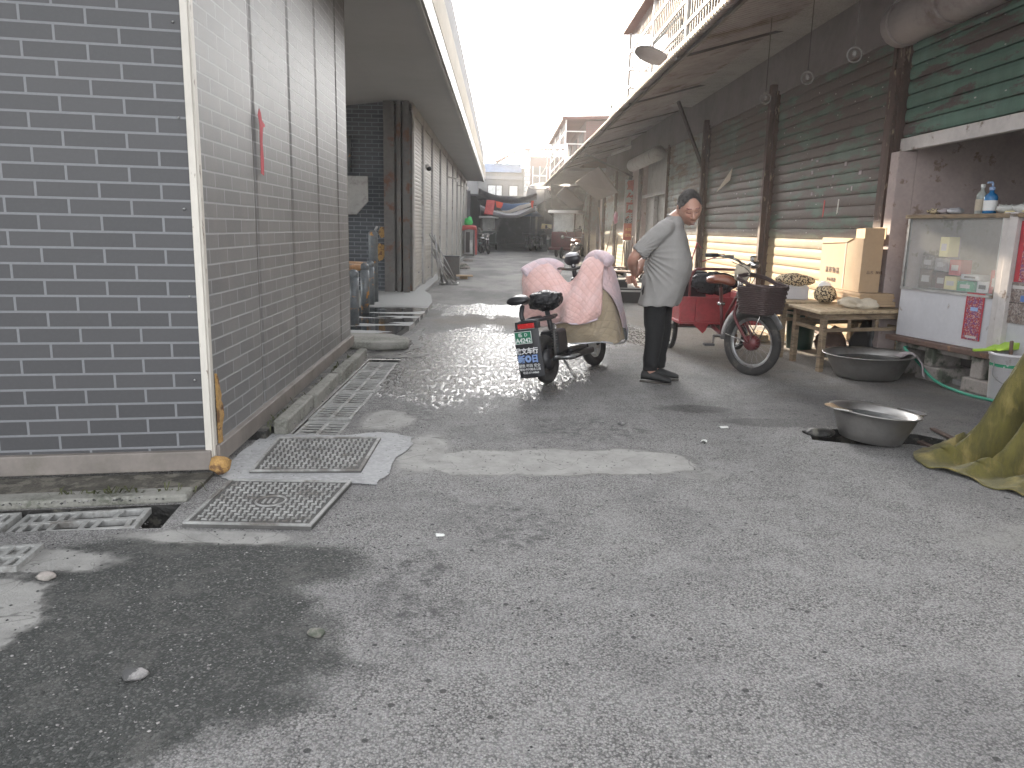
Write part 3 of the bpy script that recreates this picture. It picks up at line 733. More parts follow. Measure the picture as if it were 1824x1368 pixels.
for (a, b) in bays:
    g = G(); g.bb(XL-.12, XL+.03, yp, a, .05, 3.5); g.build('pier', 'pier', e, bevel=.006)
    g = G(); slat_sheet(g, XL-.03, a+.03, b-.03, .08, ZS, .075, .013, 1); s_ = g.build('roller_shutter', 'white_shutter', e)
    for q in (a, b-.035):
        g = G(); g.bb(XL-.05, XL+.02, q, q+.035, .05, ZS); g.build('guide_rail', 'steel', s_)
    g = G(); g.bb(XL-.04, XL+.0, a+.04, b-.04, .05, .085); g.bb(XL+.0, XL+.02, (a+b)/2-.08, (a+b)/2+.08, .35, .38); g.build('bottom_bar', 'steel', s_)
    yp = b
g = G(); g.bb(XL-.12, XL+.03, yp, YE, .05, 3.5); g.build('pier', 'pier', e)
g = G(); g.bb(XL-.10, XL+.015, Y0, YE, ZS, 3.55); g.build('lintel', 'pier', e)
# eave : soffit, drip bead, fascia, cream band and the upper ribbed screen; starts well before the frame
EX = -.83; EY0 = 2.0
def ribbed(g, x, y0, y1, z0, z1, pitch, d, lean=0):
    n = int((y1-y0)/pitch); vs = []; fs = []; st = []
    for i in range(n):
        y = y0+i*pitch; st += [(y, 0), (y+pitch*.45, 0), (y+pitch*.55, d), (y+pitch*.9, d)]
    for (yy, dd) in st: vs += [(x+dd, yy, z0), (x+dd+lean, yy, z1)]
    for i in range(len(st)-1): fs.append((2*i, 2*i+2, 2*i+3, 2*i+1))
    g.add(vs, fs, False)
    return g
g = G(); g.add([(XL-6, EY0, 3.62), (EX, EY0, 3.50), (EX, YE, 3.50), (XL-6, YE, 3.62), (XL-6, EY0, 3.95), (EX, EY0, 3.70), (EX, YE, 3.70), (XL-6, YE, 3.95)], [(0, 3, 2, 1), (4, 5, 6, 7), (0, 1, 5, 4), (1, 2, 6, 5), (2, 3, 7, 6), (3, 0, 4, 7)])
g.build('soffit', 'soffit', e)
g = G(); g.bb(EX+.002, EX+.03, EY0, YE, 3.48, 3.74); g.bb(EX-.05, EX+.0, EY0, YE, 3.46, 3.498); g.build('fascia', 'fascia', e, bevel=.006)
g = G(); ribbed(g, EX+.01, EY0, YE+2, 3.74, 4.22, .16, .03); g.build('cream_band', 'cream_panel', e)
g = G(); ribbed(g, EX-.12, EY0, YE+3, 4.2, 5.25, .22, .05, -.02); g.build('upper_screen', 'grey_slat', e)
g = G(); g.bb(-9, -3.0, 14, 29.3, 5.0, 9.6); g.build('sun_blocker', 'far_wall', e)  # unseen block added to keep the sun off the counter
g = G(); g.bb(-9, EX-.16, EY0, YE, 3.96, 5.2); g.build('upper_storey', 'far_wall', e)
g = G(); g.bb(XL-7, XL-.13, Y0+.25, YE, .0, 3.6); g.build('inner_wall', 'dark_room', e)
g = G(); g.bb(-9, -2.0, YE+.1, 70, 0, 6.2); g.build('far_sun_blocker', 'tarp_dark', e)  # mass added past the row's end to stop sun reaching the far ground
# sloped inner board of the eave over the passage
g = G(); g.add([(-4.5, 8.2, 3.25), (-1.60, 8.2, 3.58), (-1.60, 14.8, 3.58), (-4.5, 14.8, 3.25)], [(0, 1, 2, 3)]); g.build('passage_ceiling', 'soffit', e, solid=.03)
for (y, z, lb) in ((17.3, 2.52, 'round dome lamp on the second pier of the left row'),):
    l = wthing('dome_lamp', (XL+.05, y, z), lb, 'lamp'); g = G(); g.ball((XL+.10, y, z), (.06, .06, .05)); g.build('dome', 'black_plastic', l)
    g = G(); g.cyl((XL+.02, y, z+.03), (XL+.10, y, z+.06), .05, 12); g.build('bracket', 'pier', l)
for (y, z, lb) in ((24.0, 2.78, 'pale floodlight arm nearest under the left eave'), (30.0, 2.85, 'pale floodlight arm farther along under the left eave')):
    l = wthing('flood_lamp', (XL+.03, y, z), lb, 'lamp', 'floodlights under the left eave'); g = G(); g.bar((XL+.03, y, z), (XL+.32, y-.05, z-.06), .04); g.build('arm', 'pier', l)
    g = G(); g.box((XL+.36, y-.06, z-.10), (.12, .22, .10), rz=.2); g.build('lamp_head', 'white_wall', l, bevel=.01)
# plate with a cut corner on the passage wall, pipe above
pts = [(-3.05, 1.48), (-2.66, 1.48), (-2.44, 1.72), (-2.44, 2.17), (-3.05, 2.17)]
g = G(); g.prism(pts, Y0-.30, Y0-.24, fr=lambda x, y, z: (x, z, y)); o = g.build('cut_corner_board', 'signplate', bevel=.004); tag(o, 'blank grey board with a clipped lower corner on the dark brick wall', 'board')
g = G(); g.cyl((-2.82, Y0-.05, 2.25), (-2.82, Y0-.05, 2.85), .035, 10); g.ball((-2.82, Y0-.05, 2.87), .04, 10, 7); o = g.build('wall_pipe', 'pipe_grey'); tag(o, 'short grey pipe on the passage wall above the clipped board', 'pipe')
# pipe barriers
hp = ['nearest of the low hooped pipe barriers in the passage', 'middle low hooped pipe barrier in the passage', 'farthest low hooped pipe barrier beside the tall pipe post']
for (x, y, h, lb) in ((-1.80, 9.62, .70, hp[0]), (-1.90, 11.0, .72, hp[1]), (-2.02, 12.2, .70, hp[2])):
    p = wthing('pipe_barrier', (x, y, .06), lb, 'barrier', 'low hooped pipe barriers')
    g = G(); g.tube([(x, y, .05), (x, y, h-.04)], .062, 16); g.ball((x, y, h-.02), .068, 14, 9); g.build('post', 'pipe_grey', p)
    g = G(); g.tube([(x-.05, y, h-.02), (x-1.2, y+.04, h+.0)], .048, 14); g.build('rail', 'pipe_orange', p)
p = wthing('pipe_post', (-2.05, 12.7, .06), 'tall capped grey pipe post standing in the passage', 'post'); g = G(); g.lathe([(0, .05), (.075, .05), (.075, 1.16), (.07, 1.18), (.03, 1.21), (0, 1.21)], (-2.05, 12.7, 0), 20); g.build('pipe', 'pipe_grey', p)
g = G(); g.cyl((-2.02, 12.7, 1.2), (-1.98, 12.68, 1.27), .02, 8); g.build('cap_lug', 'steel', p)
# rag strips on the brick wall
for (x, z, hgt, lb) in ((-2.20, 1.05, .22, 'upper yellowed rag hanging on the dark brick wall'), (-2.24, .62, .34, 'lower longer yellowed rag on the dark brick wall')):
    g = patch([[(x-.05, Y0-.03, z+hgt), (x+.05, Y0-.04, z+hgt-.03)], [(x-.09, Y0-.05, z+hgt*.5), (x+.08, Y0-.06, z+hgt*.5)], [(x-.05, Y0-.03, z), (x+.02, Y0-.04, z+.03)]], 5, 5)
    tag(build_cloth(g, 'rag', 'foam', None), lb, 'rag')

# ================================================================== RIGHT: shutter row, canopy, upper storeys
XR = 4.0; CE_X, CE_Z, CW_Z = 2.2, 3.5, 4.0
e = wthing('right_shop_row', (XR, 4, 0), 'long row of rusty green shutters under a corrugated canopy on the right', 'building')
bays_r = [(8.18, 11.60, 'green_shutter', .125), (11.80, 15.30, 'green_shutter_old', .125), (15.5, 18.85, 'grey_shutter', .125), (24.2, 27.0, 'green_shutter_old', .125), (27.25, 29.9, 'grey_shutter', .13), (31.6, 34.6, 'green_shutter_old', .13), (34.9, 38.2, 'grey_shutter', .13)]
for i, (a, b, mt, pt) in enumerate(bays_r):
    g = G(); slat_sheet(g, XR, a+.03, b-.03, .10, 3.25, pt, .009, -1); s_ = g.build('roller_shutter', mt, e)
    for yy in (a, b):
        g = G(); g.bb(XR-.06, XR+.02, yy-.03, yy+.03, .05, 3.3); g.build('guide_rail', 'rust_post', s_, bevel=.003)
    g = G(); g.bb(XR-.05, XR+.0, a+.04, b-.04, .06, .11); g.build('bottom_bar', 'rust_post', s_)
# masonry piers, threshold and the wall over the doors
for a, b in ((7.98, 8.15), (11.63, 11.77), (15.33, 15.47), (18.9, 19.1), (22.2, 24.15), (27.03, 27.22), (29.95, 31.55), (34.65, 34.87), (38.25, 60)): g = G().bb(XR+.0, XR+.3, a, b, 0, 3.3); g.build('pier', 'plaster_pink', e)
g = G(); g.bb(XR-.03, XR+.3, 2, 60, 3.25, 4.3); g.build('upper_wall', 'upper_wall', e)
g = G(); g.bb(XR-.32, XR+.25, 8.0, 38, -.01, .085); g.build('threshold', 'concrete', e, bevel=.015)
g = G(); g.bb(XR+.12, XR+.2, 19.1, 22.2, .08, 3.25); g.build('plain_door', 'signplate', e)
g = G(); g.bb(XR-.02, XR+.11, 19.1, 22.2, 2.2, 2.28); g.bb(XR-.0, XR+.11, 20.5, 20.58, .1, 2.2); g.build('door_frame', 'steel', e)
g = G(); g.bb(XR+.25, XR+8, 8.15, 60, 0, 4.2); g.build('inner_block', 'dark_room', e)
for (yy, lean) in ((11.70, .0), (15.40, .0), (22.32, .0), (24.05, 0), (30.0, 0), (31.5, 0)):
    g = G(); g.bb(XR-.12, XR-.02, yy-.05, yy+.05, .05, 3.4); g.build('post', 'rust_post' if yy < 16 else 'steel_dark', e, bevel=.004)
# canopy
def canopy(y0, y1, pitch):
    g = G(); n = int((y1-y0)/pitch); vs = []; fs = []; r = random.Random(5)
    for i in range(n*4):
        y = y0+i*pitch/4; dz = (0, .028, .028, 0)[i % 4]
        sag = .018*noise.noise(Vector((y*.25, 0, 3)))
        jag = .02*noise.noise(Vector((math.floor(y/.9)*3.1, 1, 1)))
        for (x, z) in ((CE_X+jag, CE_Z), (2.8, CE_Z+(CW_Z-CE_Z)/3), (3.4, CE_Z+(CW_Z-CE_Z)*2/3), (XR+.02, CW_Z)):
            vs.append((x, y, z+dz+sag))
    for i in range(n*4-1):
        for k in range(3): fs.append((4*i+k, 4*i+k+1, 4*i+5+k, 4*i+4+k))
    g.add(vs, fs, False); return g
c_o = canopy(2.0, 46, .115).build('canopy', 'canopy', e, solid=.006)
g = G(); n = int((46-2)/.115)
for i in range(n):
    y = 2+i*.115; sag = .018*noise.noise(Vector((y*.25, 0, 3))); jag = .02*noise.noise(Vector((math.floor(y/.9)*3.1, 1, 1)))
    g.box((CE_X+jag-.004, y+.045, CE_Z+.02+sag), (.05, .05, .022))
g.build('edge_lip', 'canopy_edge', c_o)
g = G()
y = 3.0
while y < 37: 
    g.bar((CE_X+.06, y, CE_Z+.0), (XR, y, CW_Z-.02), .03, .03); y += 3.8
g.bar((CE_X+.12, 2, CE_Z), (CE_X+.12, 46, CE_Z), .04, .04)
g.build('rafter', 'beam', c_o)
for q in (((3.25, 14.9, 3.65), (4.0, 15.6, 2.45)), ((2.5, 24, 3.55), (4.0, 24, 2.9))):
    g = G(); g.bar(*q, .05); g.build('brace', 'beam', c_o)
# roller drums over doors
for (y0, y1, x, z, rr, mt) in ((8.1, 8.12, 3.9, 3.3, .2, 'steel'), (19.0, 22.6, 3.74, 3.12, .17, 'signplate')):
    if y1-y0 > 1:
        g = G(); g.tube([(x, y0, z), (x, y1, z)], rr, 20); g.build('roller_drum', mt, e)
# ---- the open stall: half lowered shutter, room, jamb
st = wthing('open_stall', (XR, 7.9, 0), 'open shop bay with its green shutter rolled halfway up', 'shop bay')
g = G(); slat_sheet(g, XR-.02, 3.0, 7.86, 2.24, 3.3, .135, .024, -1); s_ = g.build('roller_shutter', 'green_shutter_new', st)
g = G(); g.bb(XR-.05, XR+.01, 3.0, 7.88, 2.11, 2.235); g.build('bottom_bar', 'white_bar', s_, bevel=.004)
g = G(); g.tube([(3.86, 3.0, 3.30), (3.86, 7.95, 3.30)], .21, 22)
for k in range(7): g.tube([(3.86, 3.0+k*.8, 3.30), (3.86, 3.03+k*.8, 3.30)], .218, 22)
g.build('roller_drum', 'canopy', s_)
g = G(); g.bb(XR-.10, XR+.03, 7.90, 7.96, .0, 3.3); g.bb(XR-.05, XR+.03, 7.98, 8.14, 0, 3.3); g.bb(XR-.13, XR-.10, 7.93, 8.10, 0.0, 2.9); g.build('jamb', 'rust_post', st, bevel=.004)
g = G(); g.bb(XR-.14, XR+.04, 7.70, 7.86, .0, 2.1); g.build('plaster_jamb', 'plaster_pink', st, bevel=.006)
g = G(); g.bb(XR+.04, 8.5, 7.70, 7.9, 0, 3.3); g.build('side_wall', 'plaster_pink', st)
g = G(); g.bb(7.2, 7.4, 1, 7.7, 0, 3.3); g.bb(XR+.0, 7.4, .9, 1, 0, 3.3); g.build('back_wall', 'dark_room', st)
g = G(); g.bb(XR+.0, 8.5, 1, 7.9, 3.3, 3.4); g.build('ceiling', 'dark_room', st)
g = G(); g.bb(XR+.1, 8.5, 1, 7.7, -.02, .04); g.build('room_floor', 'concrete', st)
g = G(); g.bb(XR, XR+.25, 0, 3.0, 0, 3.3); g.build('near_wall', 'plaster_pink', st)
# ---- display counter in the bay (front runs from A0 to A1)
A0 = Vector((3.86, 7.36, 0)); A1 = Vector((4.10, 6.30, 0)); A2 = Vector((4.36, 5.15, 0))
ct = wthing('display_counter', A0, 'white counter with dusty glass display holding small cartons', 'counter')
du = (A1-A0).normalized(); dn = Vector((-du.y, du.x, 0)); dn = -dn if dn.x > 0 else dn      # outward to alley
LA = (A1-A0).length; LB = (A2-A0).length; ang = math.atan2(du.y, du.x)
def cb(g, u0, u1, w0, w1, z0, z1):
    """box in counter frame: u along the front, w depth into the bay"""
    c = A0+du*((u0+u1)/2)-dn*((w0+w1)/2)+Vector((0, 0, (z0+z1)/2)); return g.box(c, (abs(u1-u0), abs(w1-w0), abs(z1-z0)), rz=ang)
g = G(); cb(g, 0, LA-.02, 0, .6, .36, .80); g.build('front_panel', 'counter_white', ct, bevel=.004)
g = G(); cb(g, LA+.13, LB, .02, .6, .36, 1.49); g.build('side_panel', 'counter_white', ct, bevel=.004)
g = G(); cb(g, LA-.02, LA+.05, -.01, .05, .36, 1.50); cb(g, LA+.05, LA+.13, -.03, .05, .36, 1.50); g.build('corner_post', 'white_bar', ct, bevel=.004)
g = G(); cb(g, -.03, LB, -.09, .62, .31, .358); g.build('base_board', 'wood_board', ct, bevel=.006)
g = G(); cb(g, -.02, LB, -.03, .62, 1.455, 1.49); g.build('top_board', 'wood_old', ct, bevel=.004)
g = G(); cb(g, 0, LA-.02, -.015, .02, .80, .82); cb(g, 0, .025, -.01, .02, .82, 1.455); cb(g, LA-.03, LA-.02, -.01, .02, .82, 1.455); cb(g, 0, LA-.02, .3, .6, .805, .815); g.build('glazing_frame', 'steel', ct)
g = G(); cb(g, .025, LA-.03, 0, .005, .82, 1.455); g.build('glass_pane', 'glass', ct)
g = G(); cb(g, 0, .02, .02, .6, .8, 1.455); cb(g, 0, LA, .6, .62, .8, 1.455); g.build('case_back', 'plaster_pink', ct)
for (u0, u1, z0, z1, w0) in ((.02, .16, 0, .31, .0), (.42, .52, .13, .30, -.02), (.34, .66, .0, .13, -.03), (.98, 1.10, .12, .30, -.05), (.92, 1.32, .0, .12, -.07), (1.5, 1.62, 0, .30, -.02), (1.9, 2.1, 0, .3, -.02)): g = G(); cb(g, u0, u1, w0, w0+.35, z0, z1); g.build('support_block', 'block', ct, bevel=.012)
g = G(); cb(g, 0, LB, .3, .34, 0, .3); g.build('shadow_board', 'dark_room', ct)  # dark sheet added behind the blocks to stand for shade
g = G(); cb(g, .1, .9, .02, .06, .255, .30); g.build('rail', 'block', ct)
# goods inside and on top
r = random.Random(11)
cartons = [(.07, .16, 0, .17, 'wood_board', 'brown carton at the left end inside the display case'), (.07, .15, .17, .30, 'poster_newsprint', 'striped carton stacked on the brown one in the case'), (.24, .13, 0, .15, 'roof_red', 'dull red carton low in the display case'), (.24, .16, .16, .28, 'cloth_grey', 'pinkish carton with a dark diamond in the display case'), (.38, .14, 0, .12, 'yellow', 'orange yellow carton low in the middle of the case'), (.41, .13, .13, .27, 'paper_red', 'small bright red carton in the middle of the case'), (.55, .18, .0, .09, 'green_print', 'green and white flat pack in the case'), (.56, .20, .10, .15, 'counter_white', 'flat white pack lying on the green one'), (.74, .12, .0, .10, 'counter_white', 'white box with windows at the right of the case'), (.86, .12, 0, .20, 'cloth_red', 'dusty red carton at the right end of the case'), (.30, .10, .29, .47, 'yellow', 'tall pale yellow card standing behind the cartons')]
for (u, wd, z0, z1, mt, lb) in cartons:
    g = G(); w0 = .10+r.uniform(0, .06); cb(g, u, u+wd, w0, w0+.12, .826+z0, .826+z1-.003)
    o = wthing('goods_carton', A0+du*(u+wd/2)-dn*(w0+.06)+Vector((0, 0, .826+z0)), lb, 'carton', 'small cartons in the display case')
    g.build('box', mt, o, bevel=.003)
    g = G(); cb(g, u+wd*.2, u+wd*.8, w0-.002, w0, .826+z0+(z1-z0)*.3, .826+z0+(z1-z0)*.65); g.build('printed_label', 'white_bar' if mt != 'counter_white' else 'dark_ink', o)
def bottle_at(u, w, r_, h, mt, capmt, lb, pump=False, labelmt='white_ink'):
    p = A0+du*u-dn*w; o = wthing('bottle', p+Vector((0, 0, 1.49)), lb, 'bottle'); z = 1.491
    g = G(); g.lathe([(0, z), (r_*.95, z), (r_, z+.01), (r_, z+h*.62), (r_*.8, z+h*.72), (r_*.35, z+h*.80), (r_*.35, z+h*.9), (0, z+h*.9)], p, 18); g.build('body', mt, o)
    g = G(); g.lathe([(0, z+h*.88), (r_*.42, z+h*.88), (r_*.42, z+h), (0, z+h)], p, 12)
    if pump:
        g.cyl((p.x, p.y, z+h), (p.x, p.y, z+h+.035), .008, 8); g.bar((p.x-.005, p.y, z+h+.04), (p.x-.05, p.y-.01, z+h+.035), .016)
    g.build('cap', capmt, o)
    g = G(); g.lathe([(r_+.001, z+h*.12), (r_+.001, z+h*.5)], p, 18); g.build('label_wrap', labelmt, o)
K['clear_bottle'] = M('clear_bottle_plastic', (.55, .60, .58), .15, 0, .05, bmp=0, alpha=.45)
K['blue_bottle'] = M('blue_liquid_bottle', (.02, .15, .36), .2, 0, .1, bmp=0)
bottle_at(.66, .14, .042, .25, 'clear_bottle', 'white_ink', 'clear plastic bottle with a pale green label on the counter', labelmt='cloth_cream')
bottle_at(.80, .10, .052, .22, 'blue_bottle', 'blue_ink_light', 'blue pump bottle with a white label on the counter', True)
for (u, mt, lb) in ((.20, 'leopard', 'crumpled patterned scrap on the left of the counter top'), (.33, 'cloth_grey', 'crumpled grey packet near the scrap on the counter'), (.43, 'counter_white', 'small white crumpled tissue on the counter top'), (.98, 'curtain', 'crumpled clear bag beside the blue bottle'), (1.14, 'curtain', 'bulky white plastic bag at the right of the counter top')):
    g = G(); p = A0+du*u-dn*.1; rr = .05 if u < .9 else .065
    g.grid(lambda a, b: p+Vector((math.cos(6.283*a)*math.sin(3.1416*b)*rr*1.4, math.sin(6.283*a)*math.sin(3.1416*b)*rr, 1.492+rr*.55-math.cos(3.1416*b)*rr*.55))*1.0, 16, 9, True)
    vs = []
    for v in g.v:
        k = 1+.35*noise.noise(Vector(v)*38+Vector((u*30, 0, 0))); vs.append((p.x+(v[0]-p.x)*k, p.y+(v[1]-p.y)*k, max(1.491, 1.491+(v[2]-1.491)*k)))
    g.v = vs; o = g.build('crumpled_wrapper', mt); tag(o, lb, 'wrapper')
g = G(); cb(g, 1.0, 1.4, .05, .3, 1.492, 1.512); o = g.build('wooden_tray', 'yellow', bevel=.003); tag(o, 'flat orange board under the bags at the right of the counter', 'tray')
o = wthing('blue_net_basket', A0+du*1.2+Vector((.1, 0, 1.515)), 'small blue basket behind the plastic bags on the counter', 'basket')
g = G(); cb(g, 1.06, 1.40, .16, .30, 1.515, 1.62); g.build('box', 'teal', o, bevel=.01)
# posters
def poster_on(u0, u1, z0, z1, mt, lb, kind, w=-.006, text_rows=0, parts=()):
    o = wthing(kind, A0+du*u0-dn*w+Vector((0, 0, z0)), lb, 'poster'); g = G(); cb(g, u0, u1, w-.002, w, z0, z1); g.build('sheet', mt, o)
    for (a, b, c_, d, m2) in parts:
        g = G(); cb(g, u0+(u1-u0)*a, u0+(u1-u0)*b, w-.0045, w-.0025, z0+(z1-z0)*c_, z0+(z1-z0)*d); g.build('printed_block', m2, o)
    return o
poster_on(.80, .99, .43, .83, 'poster_red', 'narrow red door god print hanging on the white counter front', 'paper_print', -.006,
          parts=((.0, 1, .955, 1, 'paper_red'), (.0, .07, 0, .95, 'paper_red'), (.93, 1, 0, .95, 'paper_red'), (.30, .70, .62, .70, 'blue_ink_light'), (.2, .8, .04, .09, 'white_bar')))
poster_on(LA+.14, LA+.62, .95, 1.43, 'poster_red', 'large red and purple new year print on the right panel', 'paper_print', .01, parts=((0, .09, 0, 1, 'paper_red'), (.2, .3, .1, .8, 'yellow_ink'), (.45, .5, .2, .6, 'white_bar')))
poster_on(LA+.13, LA+.62, .62, .945, 'poster_newsprint', 'stained calendar page below the red print at the right', 'paper_print', .01, parts=((.02, .98, .85, .93, 'white_bar'), (.2, .34, .55, .70, 'blue_ink'), (0, 1, .50, .515, 'dark_ink')))
# ---- ring shaded lamps in a line under the canopy
lp = ['ring lampshade nearest the camera hanging under the canopy', 'middle ring lampshade hanging under the dark canopy', 'farthest of the three ring lampshades under the canopy']
K['lamp_glass'] = M('pale_lamp_glass', (.16, .15, .145), .3, 0, .3, 9, bmp=0)
for (y, rr, lb) in ((6.95, .062, lp[0]), (7.98, .06, lp[1]), (9.2, .06, lp[2])):
    l = wthing('hanging_lamp', (3.0, y, 2.80), lb, 'lamp', 'ring lampshades under the canopy')
    g = G(); g.tube([(3.0+rr*math.cos(t*.3927), y, 2.80+rr*math.sin(t*.3927)) for t in range(16)], .008, 8, True); g.build('shade_ring', 'lamp_glass', l)
    g = G(); g.cyl((3, y, 2.86), (3, y, 3.66), .004, 6); g.build('cord', 'beam', l)
    g = G(); g.ball((3, y, 2.81), (.022, .022, .03), 10, 7); g.build('bulb', 'lamp_glass', l)
# ---- paper scraps and small hooks on the shutters
scr = [((3.955, 13.9, 2.22), .30, .13, 'cloth_cream', 'torn white triangle of paper hanging off the second green shutter', 'paper_scrap'),
       ((3.96, 9.62, 1.50), .03, .20, 'cloth_red', 'thin reddish strip of tape hanging on the widest rusty shutter', 'tape_strip'),
       ((3.96, 9.22, 1.53), .03, .17, 'curtain', 'thin white hooked strip on the widest rusty shutter', 'tape_strip')]
g = G(); g.prism([(0, 0), (.10, .10), (.75, .66), (.68, .30)], 0, .004, fr=lambda x, y, z: (3.955-z, 14.45-x*1.2, 2.02+y*.55)); tag(g.build('paper_scrap', 'cloth_cream'), scr[0][4], 'paper scrap')
for s in scr[1:]:
    (x, y, z), wd, ht, mt, lb, nm = s
    g = G(); g.prism([(0, 0), (wd, .02), (wd*1.4, ht), (wd*.6, ht*1.03)], 0, .004, fr=lambda a, b, c: (x-c, y-a, z+b)); tag(g.build(nm, mt), lb, 'tape strip')
g = G(); r = random.Random(4)
for k in range(16): g.box((3.955, r.uniform(8.6, 10.2) if k < 11 else r.uniform(12.5, 14), r.uniform(1.75, 2.3)), (.002, r.uniform(.02, .07), r.uniform(.015, .05)))
o = g.build('sticker_remains', 'cloth_grey', e)
# ---- vertical signboard
sg = wthing('vertical_signboard', (3.94, 23.8, 1.0), 'tall narrow noodle shop board with faded red characters', 'signboard')
g = G(); g.bb(3.75, 4.13, 23.8, 23.86, 1.0, 2.80); g.build('board', 'signplate', sg, bevel=.005)
g = G(); g.bb(3.755, 4.125, 23.794, 23.799, 1.02, 1.52); g.build('orange_panel', M('orange_red_panel', (.50, .13, .07), .6), sg)
rx = Matrix.Rotation(R(90), 3, 'X')
for k, ch in enumerate('重庆鲜面条'): text(ch, .30, 'red_ink', sg, (3.94, 23.795, 2.63-k*.215), rx, 'painted_character', bold=.010)
text('批发', .165, 'dark_ink', sg, (3.94, 23.795, 1.585), rx, 'painted_character', bold=.003)
text('水饺皮', .10, 'yellow_ink', sg, (3.94, 23.788, 1.33), rx, 'painted_character'); text('馄饨皮', .10, 'yellow_ink', sg, (3.94, 23.788, 1.16), rx, 'painted_character')
# ---- raised awning boards
for nm, q, lb in (('a', [(2.54, 27.0, 2.88), (3.33, 27.0, 2.30), (3.56, 23.9, 2.44), (2.94, 23.9, 3.18)], 'nearest square awning board tilted under the canopy'),
                  ('b', [(2.38, 34.0, 2.73), (3.07, 34.0, 2.21), (3.16, 29.8, 2.28), (2.42, 29.8, 2.90)], 'second awning board tilted under the canopy farther off')):
    g = G(); g.add(q, [(0, 1, 2, 3)]); o = g.build('awning_board', 'awning_brown', solid=.03); tag(o, lb, 'awning board', 'tilted awning boards')
for k, (y0, lb) in enumerate(((35.5, 'dark sagging awning sheet just beyond the two awning boards'), (40.5, 'farthest dark awning sheet sagging towards the market hall'))):
    g = patch([[(2.25, y0, 3.3), (2.9, y0, 3.2), (3.9, y0, 3.3)], [(2.4, y0+2, 2.4), (2.9, y0+2, 2.0), (3.9, y0+2, 2.2)], [(2.6, y0+5, 2.6), (3.1, y0+5, 2.3), (3.9, y0+5, 2.4)]], 6, 6)
    tag(build_cloth(g, 'awning_sheet', 'tarp_dark', None), lb, 'awning sheet')
# small grille vent board seen under the canopy
o = wthing('louvre_panel', (3.15, 21, 3.3), 'small pale slatted panel tucked under the canopy', 'louvre panel'); g = G()
g.prism([(2.90, 3.22), (3.42, 3.42), (3.42, 3.50), (2.90, 3.29)], 21, 21.03, fr=lambda x, y, z: (x, z, y)); g.build('frame', 'signplate', o)
g = G()
for k in range(9): g.bb(3.14+.03*k, 3.155+.03*k, 20.99, 21.03, 3.5, 3.5+.02*k+.04)
g.build('slat', 'signplate', o)

# ---- caged balconies above
def cage_house(name, y0, y1, x0, ztop, z0, label, rails, wallmt):
    h = wthing(name, (x0+2, y0, z0), label, 'building')
    g = G(); g.bb(x0+.75, x0+9, y0, y1, z0, ztop-.06); g.build('wall', wallmt, h, uv=True)
    g = G(); g.prism([(x0-.15, ztop-.05), (x0+9.2, ztop+.25), (x0+9.2, ztop+.37), (x0-.15, ztop+.07)], y0-.15, y1+.15, fr=lambda x, y, z: (x, z, y)); g.build('roof', 'roof_red' if 'red' in label else 'grey_slat', h)
    c = G()
    for z in rails: c.bb(x0-.02, x0+.02, y0, y1, z-.02, z+.02); c.bb(x0+.02, x0+.75, y0-.02, y0+.02, z-.02, z+.02); c.bb(x0+.02, x0+.75, y1-.02, y1+.02, z-.02, z+.02)
    y = y0
    while y <= y1+.01: c.bb(x0-.025, x0+.025, y-.025, y+.025, z0, ztop-.05); y += (y1-y0)/max(1, round((y1-y0)/2.6))
    co = c.build('balcony_cage', 'white_wall', h)
    b = G(); y = y0+.11
    while y < y1: b.bb(x0-.004, x0+.004, y-.005, y+.005, z0, ztop-.08); y += .14
    b.build('bar', 'bar_paint', co)
    yy = y0+.8
    while yy < y1-1.6:
        w_ = G(); w_.bb(x0+.72, x0+.76, yy, yy+1.4, z0+.9, ztop-.35); yy += 2.6; w_.build('window', 'dark_room', h)
    g = G(); g.bb(x0-.05, x0+9, y0, y1, z0-.12, z0-.002); g.build('floor_slab', 'concrete', h)
cage_house('caged_house', 4.0, 16.9, 2.62, 5.32, 3.98, 'upper storey behind white barred balcony cage over the near canopy', (4.2, 4.55, 4.9), 'pink_wall')
cage_house('caged_house', 30.0, 38.5, 2.40, 5.35, 3.6, 'red brick upper storey with a barred balcony farther down the right side', (3.98, 4.45, 4.9), 'pink_wall')
o = wthing('dark_canopy_dish', (2.3, 12.6, 4.0), 'dark oval dish fixed to the barred balcony over the canopy', 'dish')
g = G(); g.lathe([(0, .03), (.15, .02), (.27, -.03), (.27, -.045), (.15, -.01), (0, 0)], (2.30, 12.6, 3.98), 26, Matrix.Rotation(R(22), 3, 'Y'), 1, 1.7); g.build('dish', 'tarp_grey', o)
g = G(); g.bar((2.3, 12.6, 4.1), (2.62, 12.2, 4.45), .02); g.bar((2.3, 12.8, 4.1), (2.62, 13.4, 4.45), .02); g.build('strut', 'steel', o)
for (x, y, z0, z1, lb) in ((2.44, 18.0, 3.6, 4.92, 'left thin aerial pole rising above the canopy'), (2.60, 18.1, 3.6, 5.02, 'right thin aerial pole rising above the canopy')):
    o = wthing('aerial_pole', (x, y, z0), lb, 'pole'); g = G(); g.cyl((x, y, z0), (x, y, z1), .012, 6); g.build('pole', 'grey_slat', o); g = G(); g.ball((x, y, 4.0), (.03, .03, .05), 8, 6); g.build('insulator', 'grey_slat', o)

